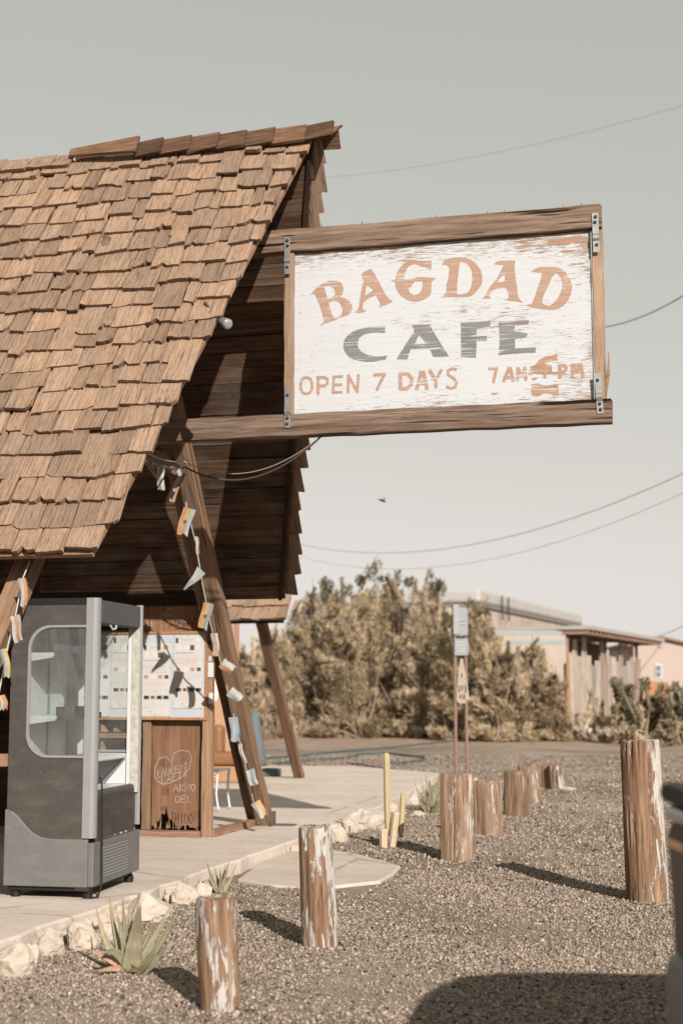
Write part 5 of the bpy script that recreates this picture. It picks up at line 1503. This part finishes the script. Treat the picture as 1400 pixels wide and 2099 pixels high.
bush(985, 100, 1202, 50, 'bush rising against the left end of the white hall', 233, None, .52, ns=70)
def tree(px, d, topy, wpx, label, seed):
    r = random.Random(seed); c = at_d(px, 1480, d); Ht = at_d(px, topy, d).z; W = wpx / FPX * d
    t = thing('tree', label, 'tree', (c.x, c.y, 0), group='dark trees rising behind the bushes')
    mb = MB(); blobs = []
    mb.tube([(c.x, c.y, -.2), (c.x + .1, c.y, Ht * .4), (c.x - .1, c.y, Ht * .8)], [.16, .12, .05], 7)
    for i in range(13):
        a = V((c.x, c.y, Ht * r.uniform(.45, .8))); e = a + RIGHT * r.uniform(-.5, .5) * W + V((0, r.uniform(-.6, .6), r.uniform(.2, Ht * .22)))
        e.z = min(e.z, Ht - .1); mb.tube([a, a.lerp(e, .5) + V((0, 0, .08)), e], [.05, .035, .012], 5)
        for k in range(3):
            q = a.lerp(e, r.uniform(.45, 1.05)) + V((r.uniform(-.22, .22), r.uniform(-.2, .2), r.uniform(-.12, .25)))
            blobs.append((tuple(q), (r.uniform(.12, .24), .2, r.uniform(.14, .32))))
    mb.build('trunk', BARK, t)
    foliage('crown', t, blobs, 55, .15, .045, GRNM, .7, seed, .55, .22)
tree(742, 54, 1136, 80, 'thin dark tree poking above the middle bushes', 301)
tree(672, 54, 1182, 60, 'dark sprig of a tree above the left bushes', 305)
tree(810, 54, 1158, 60, 'small dark tree top right of the tallest one', 302)
tree(900, 53, 1160, 50, 'single dark tree tuft above the straw brown bush', 303)
tree(982, 52, 1196, 90, 'dark round topped tree against the white shed roof', 304)
# cactus and brush in front of the shed
def cholla(px, py, wpx, topy, d, label, seed):
    r = random.Random(seed); c = at_d(px, py, d); c.z = 0; Ht = at_d(px, topy, d).z; W = wpx / FPX * d
    t = thing('cholla_cactus', label, 'cactus', c, group='branching cacti beside the shed')
    mb = MB(); tips = []
    for i in range(20):
        a = c + RIGHT * r.uniform(-.2, .2) * W + FWD * r.uniform(-.3, .3); a.z = r.uniform(0, Ht * .35)
        e = c + RIGHT * r.uniform(-.5, .5) * W + FWD * r.uniform(-.5, .5); e.z = Ht * r.uniform(.45, 1)
        m = a.lerp(e, .55) + V((r.uniform(-.1, .1), 0, -.06)); mb.tube([a, m, e, e + V((r.uniform(-.06, .06), 0, .08))], [.055, .06, .055, .03], 6); tips.append((tuple(e), (.13, .13, .2)))
        tips.append((tuple(m), (.14, .14, .22)))
    o = mb.build('stem', smat('cactus_joint', (.17, .145, .085), .85) if 'cactus_joint' not in bpy.data.materials else bpy.data.materials['cactus_joint'], t); o['kind'] = 'stuff'
    foliage('spines', t, tips, 60, .13, .04, GRNM, .3, seed, .55, .25)
cholla(1312, 1490, 90, 1392, 41, 'branching dark cactus left of the orange board', 401)
cholla(1392, 1490, 80, 1398, 40, 'branching dark cactus at the right edge of the frame', 402)
cholla(1275, 1488, 40, 1395, 43, 'narrow dark cactus against the shed boards', 403)
bush(1215, 90, 1436, 43, 'dry straw brush in front of the shed porch', 410, None, .72, name='dry_brush', ns=26, per=70, ln=.22, wd=.03, group='dry brush by the shed')
bush(1262, 60, 1450, 41.5, 'low tan brush below the narrow cactus', 411, None, .70, name='dry_brush', ns=26, per=70, ln=.22, wd=.03, group='dry brush by the shed')
bush(1345, 110, 1466, 39.5, 'low grey brush under the branching cactus', 412, None, .62, name='dry_brush', ns=26, per=70, ln=.22, wd=.03, group='dry brush by the shed')

# ================================================================== FAR BUILDINGS
def quad_wall(mb, a, b, th):
    """upright wall from a to b (points with z0,z1 in .z of a and b), thickness th away from the camera"""
    (ax_, ay_, z0), (bx_, by_, z1) = a, b
    d = V((bx_ - ax_, by_ - ay_, 0)); n_ = V((-d.y, d.x, 0)).normalized()
    if n_.dot(FWD) < 0: n_ = -n_
    L = d.length
    mb.prism([(0, z0), (L, z0), (L, z1), (0, z1)], ((ax_, ay_, 0), d / L, (0, 0, 1), n_), th)
CREAM = smat('cream_block_wall', (.43, .365, .30), .9, 0, .08, 1.5)
BLUEB = smat('faded_blue_band', (.31, .345, .34), .9, 0, .08, 1.5)
EAVE = smat('weathered_eave', (.27, .17, .115), .9, 0, .25, 2)
ROOFG = smat('pale_roof_sheet', (.36, .33, .30), .8, 0, .06, 2)
GREYB = wood('grey_board', (.22, .18, .15), (.38, .32, .27), (.52, .46, .40), axis='Z', fine=6, vary=.35)
shed = thing('shed', 'cream walled flat roofed shed with a boarded porch behind the bushes', 'shed', at_d(1160, 1480, 51))
k0 = at_d(1162, 1480, 51); k1 = k0 - RIGHT * 5.2 - FWD * (-.8)
H0 = at_d(1162, 1292, 51).z
mb = MB(); quad_wall(mb, (k1.x, k1.y, 0), (k0.x, k0.y, H0), .25); mb.build('front_wall', CREAM, shed)
q0 = k0 - FWD * .012; q1 = k1 - FWD * .012
za, zb_ = at_d(1162, 1320, 51).z, at_d(1162, 1300, 51).z
mb = MB(); quad_wall(mb, (q1.x, q1.y, za), (q0.x, q0.y, za + .14), .02); mb.build('painted_band', BLUEB, shed)
mb = MB(); quad_wall(mb, (q1.x, q1.y, zb_), (q0.x, q0.y, zb_ + .10), .02); mb.build('painted_band', BLUEB, shed)
# porch side: recedes to the right
e1 = at_d(1318, 1480, 64); dv = (e1 - k0); dv.z = 0; Lp = dv.length; dn = dv / Lp
nb2 = 18
inn = V((-dn.y, dn.x, 0));  inn = inn if inn.dot(RIGHT) < 0 else -inn
HB = H0 - .95
for i in range(nb2):
    a = k0 + dn * (.35 + (Lp - .6) * i / nb2); b = k0 + dn * (.35 + (Lp - .6) * (i + 1) / nb2 - rnd.uniform(.03, .12))
    hb = HB + rnd.uniform(-.25, .25) + (.75 if i in (1, 3, 7, 12, 15) else 0)
    mb = MB(); quad_wall(mb, (a.x, a.y, 0), (b.x, b.y, hb), .05); mb.build('board', GREYB, shed)
w0 = k0 + inn * 1.6; w1 = e1 + inn * 1.6
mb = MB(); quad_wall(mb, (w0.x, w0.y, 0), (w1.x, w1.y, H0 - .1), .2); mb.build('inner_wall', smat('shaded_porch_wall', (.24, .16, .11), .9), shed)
ro = [k0 - inn * .9 - dn * .12, e1 - inn * .9 + dn * .8, e1 + inn * 3.5 + dn * .8, k0 + inn * 3.5 - dn * .12]
mb = MB()
vv = [(p.x, p.y, H0 + .02 - (.25 if i in (1, 2) else 0) * .0) for i, p in enumerate(ro)] + [(p.x, p.y, H0 + .16) for p in ro]
mb.add(vv, [(0, 1, 2, 3), (4, 5, 6, 7), (0, 1, 5, 4), (1, 2, 6, 5), (2, 3, 7, 6), (3, 0, 4, 7)]); mb.build('roof', ROOFG, shed)
for i in range(22):
    a = k0 + dn * (Lp * i / 21.0) - inn * .86; b = a + inn * 1.2
    timber('rafter_end', (a.x, a.y, H0 - .07), (b.x, b.y, H0 - .07), .08, .15, EAVE, shed, segs=1, fine=False)
cp = k0 - FWD * .10 + RIGHT * .03
mb = MB(); mb.tube([(cp.x, cp.y, 0), (cp.x, cp.y, at_d(1160, 1358, 51).z)], .08, 8); mb.build('pipe', smat('red_brown_pipe', (.33, .17, .10), .8), shed)
for i in (0, 9, 18):
    a = k0 + dn * (.2 + Lp * i / 20)
    mb = MB(); mb.box2((a.x - .06, a.y - .06, 0), (a.x + .06, a.y + .06, H0 - .15)); mb.build('porch_post', EAVE, shed)
# trailer-like white building behind
tb0 = at_d(1010, 1480, 58); tb1 = at_d(1196, 1480, 76)
tz = at_d(1010, 1213, 58).z
trl = thing('white_hall', 'long white flat topped building behind the shed with a dark eave line', 'building', (tb0.x, tb0.y, 0))
WHB = smat('white_metal_siding', (.42, .395, .365), .7, 0, .06, 1)
dd = (tb1 - tb0); dd.z = 0; dd.normalize(); tl = tb0 - dd * 2.0
mb = MB(); quad_wall(mb, (tl.x, tl.y, 0), (tb1.x, tb1.y, tz - .73), 6); mb.build('wall', smat('patchy_white_wall', (.42, .35, .29), .9, 0, .35, .8), trl)
f0 = tl - V((-dd.y, dd.x, 0)) * (-.05 if V((-dd.y, dd.x, 0)).dot(FWD) < 0 else .05); f1 = tb1 - V((-dd.y, dd.x, 0)) * (-.05 if V((-dd.y, dd.x, 0)).dot(FWD) < 0 else .05)
mb = MB(); quad_wall(mb, (f0.x, f0.y, tz - .55), (f1.x, f1.y, tz), 6.5); mb.build('roof_band', WHB, trl, bevel=.12)
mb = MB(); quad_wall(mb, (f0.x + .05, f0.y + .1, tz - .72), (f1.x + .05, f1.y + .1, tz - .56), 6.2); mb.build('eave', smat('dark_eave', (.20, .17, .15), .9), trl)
for px in (1035, 1052):
    u = (px - 1010) / 186
    a = tb0.lerp(tb1, u * .62) - FWD * .5
    mb = MB(); mb.tube([(a.x, a.y, tz - 1.1), (a.x, a.y, tz - .1)], .035, 6); mb.build('vent_pipe', MAT['rust'], trl)
# pink house
hd = 84
ha, hbp, hc = at_d(1296, 1480, hd), at_d(1425, 1480, hd), at_d(1356, 1480, hd)
ze_, za_ = at_d(1296, 1324, hd).z, at_d(1356, 1309, hd).z
pk = thing('pink_house', 'pale pink gabled house far off at the right edge', 'house', (hc.x, hc.y, 0))
PINK = smat('pink_stucco', (.42, .335, .285), .9, 0, .05, 1)
Lh = (hbp - ha).length
mb = MB(); mb.prism([(0, 0), (Lh, 0), (Lh, ze_), ((hc - ha).length, za_), (0, ze_)], ((ha.x, ha.y, 0), RIGHT, (0, 0, 1), FWD), 7); mb.build('wall', PINK, pk)
for s0, s1, z0, z1 in ((-.25, (hc - ha).length, ze_ - .05, za_ + .02), ((hc - ha).length, Lh + .25, za_ + .02, ze_ - .05)):
    mb = MB(); mb.prism([(s0, z0), (s1, z1), (s1, z1 + .14), (s0, z0 + .14)], ((ha.x - FWD.x * .3, ha.y - FWD.y * .3, 0), RIGHT, (0, 0, 1), FWD), 7.6); mb.build('roof', smat('brown_roof', (.24, .15, .105), .9) if 'brown_roof' not in bpy.data.materials else bpy.data.materials['brown_roof'], pk)
def hrect(x0, y0, x1, y1, name, mat, parent, d=hd - .06, th=.05):
    a, b = at_d(x0, y0, d), at_d(x1, y1, d)
    mb = MB(); mb.prism([(0, b.z), ((b - a).dot(RIGHT), b.z), ((b - a).dot(RIGHT), a.z), (0, a.z)], ((a.x, a.y, 0), RIGHT, (0, 0, 1), FWD), th); return mb.build(name, mat, parent)
wn = hrect(1342, 1361, 1356, 1390, 'window', smat('white_frame', (.6, .58, .55), .7), pk)
hrect(1344, 1364, 1354, 1375, 'pane', smat('dull_window', (.16, .18, .20), .2), wn, hd - .09, .02); hrect(1344, 1377, 1354, 1387, 'pane', bpy.data.materials['dull_window'], wn, hd - .09, .02)
hrect(1349, 1316, 1358, 1328, 'vent', smat('grey_vent', (.34, .33, .32), .8), pk)
ob_ = at_d(1340, 1480, 70)
a, b = at_d(1302, 1398, 70), at_d(1374, 1440, 70)
mb = MB(); mb.prism([(0, 0), ((b - a).dot(RIGHT), 0), ((b - a).dot(RIGHT) - .1, a.z), (0, a.z + .05)], ((a.x, a.y, 0), RIGHT, (0, 0, 1), FWD), .2)
tag(mb.build('board_fence', smat('orange_boards', (.38, .19, .10), .9, 0, .15, 2)), 'low rusty orange board wall in front of the pink house', 'wall')

# ================================================================== POWER LINES, HOSE, CABLE, BIRD
def line_px(p0, p1, d0, d1, r, label, sagm, ext=25):
    a = at_d(*p0, d0); b = at_d(*p1, d1); u = (b - a)
    pts_ = [a + u * t - V((0, 0, sagm * 4 * t * (1 - t))) for t in [i / 24 for i in range(25)]]
    sl0 = (pts_[1] - pts_[0]).normalized(); sl1 = (pts_[-1] - pts_[-2]).normalized()
    pts_ = [pts_[0] - sl0 * ext] + pts_ + [pts_[-1] + sl1 * ext]
    mb = MB(); mb.tube(pts_, r, 6)
    tag(mb.build('power_line', smat('wire_grey', (.34, .335, .325), .7) if 'wire_grey' not in bpy.data.materials else bpy.data.materials['wire_grey'], smooth=True), label, 'power line', 'overhead wires crossing the sky')
line_px((655, 365), (1400, 216), 38, 30, .006, 'highest thin wire, rising right from the roof ridge', .25, 14)
line_px((1170, 672), (1400, 606), 34, 26, .013, 'dark wire meeting the right post of the cafe sign', .22, 14)
line_px((600, 1112), (1400, 970), 50, 34, .011, 'upper of the two low wires above the bushes', 1.0, 12)
line_px((600, 1136), (1400, 1010), 52, 34, .007, 'lower and thinner of the two low wires above the bushes', 1.1, 12)
line_px((1330, 1308), (1400, 1282), 90, 80, .02, 'short far wire above the pink house roof', .1, 10)
def ground_tube(name, pts, r, label, cat, mat):
    q = [onZ(.0, *p) for p in pts]; out = []
    for i in range(len(q) - 1):
        for j in range(6):
            t = j / 6; p0_ = q[max(i - 1, 0)]; p1_, p2_ = q[i], q[i + 1]; p3_ = q[min(i + 2, len(q) - 1)]
            p = .5 * ((2 * p1_) + (p2_ - p0_) * t + (2 * p0_ - 5 * p1_ + 4 * p2_ - p3_) * t * t + (3 * p1_ - p0_ - 3 * p2_ + p3_) * t ** 3)
            p.z = max(gh(p.x, p.y), 0) + r * .8; out.append(p)
    mb = MB(); mb.tube(out, r, 6); tag(mb.build(name, mat, smooth=True), label, cat)
HOSE = smat('green_grey_hose', (.085, .105, .105), .6)
ground_tube('garden_hose', [(536, 1557), (600, 1552), (660, 1546), (720, 1540), (790, 1535), (874, 1526), (930, 1520), (990, 1519), (1040, 1517)], .028, 'long blue grey hose lying across the yard in front of the bushes', 'hose', HOSE)
ground_tube('garden_hose', [(560, 1566), (640, 1560), (712, 1555), (742, 1547), (794, 1546), (831, 1550), (864, 1554), (869, 1559), (842, 1563), (797, 1565)], .028, 'looped blue grey hose just beyond the slab', 'hose', HOSE)
ground_tube('pipe', [(1262, 1500), (1300, 1508), (1345, 1517), (1400, 1525), (1460, 1532)], .06, 'thick black pipe lying on the ground beside the cacti', 'pipe', MAT['black'])
bp = at_d(784, 1026, 22)
mb = MB(); mb.lathe([(.004, -.06), (.018, -.03), (.022, 0), (.014, .04), (.004, .06)], bp, 8, axis=(.9, .1, -.35))
mb.add([bp + V((.0, 0, .01)), bp + V((-.09, .03, .04)), bp + V((-.03, 0, -.01))], [(0, 1, 2)]); mb.add([bp + V((.01, 0, .01)), bp + V((.05, -.06, .05)), bp + V((.03, 0, -.01))], [(0, 1, 2)])
tag(mb.build('bird', smat('dark_bird', (.06, .05, .045), .8)), 'tiny dark bird in flight below the cafe sign', 'bird')

# ================================================================== PARKED VAN (nose at the right edge; the rest throws the shadow)
CR = YAW + math.pi
cpos = cw(.945, 4.34)
van = thing('parked_van', 'dark camper van nosing in at the right edge with an orange indicator lens', 'van', (cpos.x, cpos.y, 0), CR)
# local: x forward (towards photo left), y towards the camera, z up; nose at x=0, far flank at y=0
BODY = smat('dusty_dark_paint', (.040, .028, .021), .45, .1, .2, 6, .4)
def cc(mb, name, mat, **k): return mb.build(name, mat, van, mw=M.Identity(4), local=True, **k)
prof = [(-.03, .50), (-.02, .95), (-.01, 1.12), (-.05, 1.23), (-.20, 1.36), (-.40, 1.56), (-.62, 1.775), (-.80, 1.89), (-1.0, 1.99), (-1.25, 2.03), (-4.4, 2.04), (-4.75, 1.93), (-4.9, 1.2), (-4.9, .5), (-4.4, .38), (-.4, .38)]
mb = MB(); mb.prism(prof, ((0, .03, 0), (1, 0, 0), (0, 0, 1), (0, 1, 0)), 1.72); cc(mb, 'body', BODY, bevel=.05, seg=3)
GLS = smat('tinted_glass', (.02, .022, .025), .08, 0, 0, 1, .6)
for y0, y1 in ((.018, .032), (1.748, 1.762)):
    for xa, xb, xc, xd in ((-.75, -1.05, -1.7, -1.7), (-1.82, -1.82, -3.1, -3.1), (-3.22, -3.22, -4.4, -4.5)):
        mb = MB(); mb.prism([(xa, 1.28), (xb, 1.76), (xc, 1.78), (xd, 1.28)], ((0, y0, 0), (1, 0, 0), (0, 0, 1), (0, 1, 0)), y1 - y0); cc(mb, 'side_window', GLS)
mb = MB(); mb.prism([(-.25, 1.425), (-.66, 1.825), (-.70, 1.80), (-.29, 1.39)], ((0, .16, 0), (1, 0, 0), (0, 0, 1), (0, 1, 0)), 1.46); cc(mb, 'windshield', GLS)
for x in (-.95, -3.9):
    for y in (.13, 1.65):
        mb = MB(); mb.lathe([(.20, -.11), (.33, -.11), (.34, -.08), (.34, .08), (.33, .11), (.20, .11)], (x, y, .34), 28, axis=(0, 1, 0)); wh = cc(mb, 'wheel', MAT['black'])
        mb = MB(); mb.lathe([(.03, -.115), (.21, -.10), (.21, .10), (.03, .115)], (x, y, .34), 20, axis=(0, 1, 0)); put('rim', mb.mesh('rim', MAT['metal']), wh, M.Identity(4), local=True)
LENS = smat('headlight_glass', (.30, .32, .33), .15, .3, .1, 8, .6)
IND = smat('orange_lens', (.62, .24, .03), .25, 0, 0, 1, .6)
for sgn in (0, 1):
    def yy(a): return a if not sgn else 1.78 - a
    def bx(x0, x1, a, b, z0, z1): return MB().box2((x0, min(yy(a), yy(b)), z0), (x1, max(yy(a), yy(b)), z1))
    cc(bx(-.16, .0, .025, .40, 1.215, 1.275), 'hood_edge', MAT['black'], bevel=.025)
    cc(bx(-.12, -.004, .06, .36, 1.165, 1.212), 'headlight', LENS, bevel=.02, seg=3)
    cc(bx(-.10, -.006, .07, .30, 1.085, 1.125), 'indicator', IND, bevel=.018, seg=3)
mb = MB(); mb.box2((-.02, .46, .95), (.0, 1.32, 1.16)); cc(mb, 'grille', MAT['black'])
BUM = smat('grey_bumper', (.16, .165, .165), .45, .3, .2, 12)
mb = MB(); pp = [(-.25, .0), (-.06, .01), (.0, .05), (.03, .2), (.04, .89), (.03, 1.58), (.0, 1.73), (-.06, 1.77), (-.25, 1.78)]
mb.prism(pp + [(-.25, .89)], ((0, 0, .52), (1, 0, 0), (0, 1, 0), (0, 0, 1)), .28); cc(mb, 'bumper', BUM, bevel=.06, seg=4)
mb = MB(); mb.prism([(a - .05, b) for a, b in pp] + [(-.28, .89)], ((0, 0, .28), (1, 0, 0), (0, 1, 0), (0, 0, 1)), .237); cc(mb, 'lower_valance', MAT['black'], bevel=.03, seg=3)
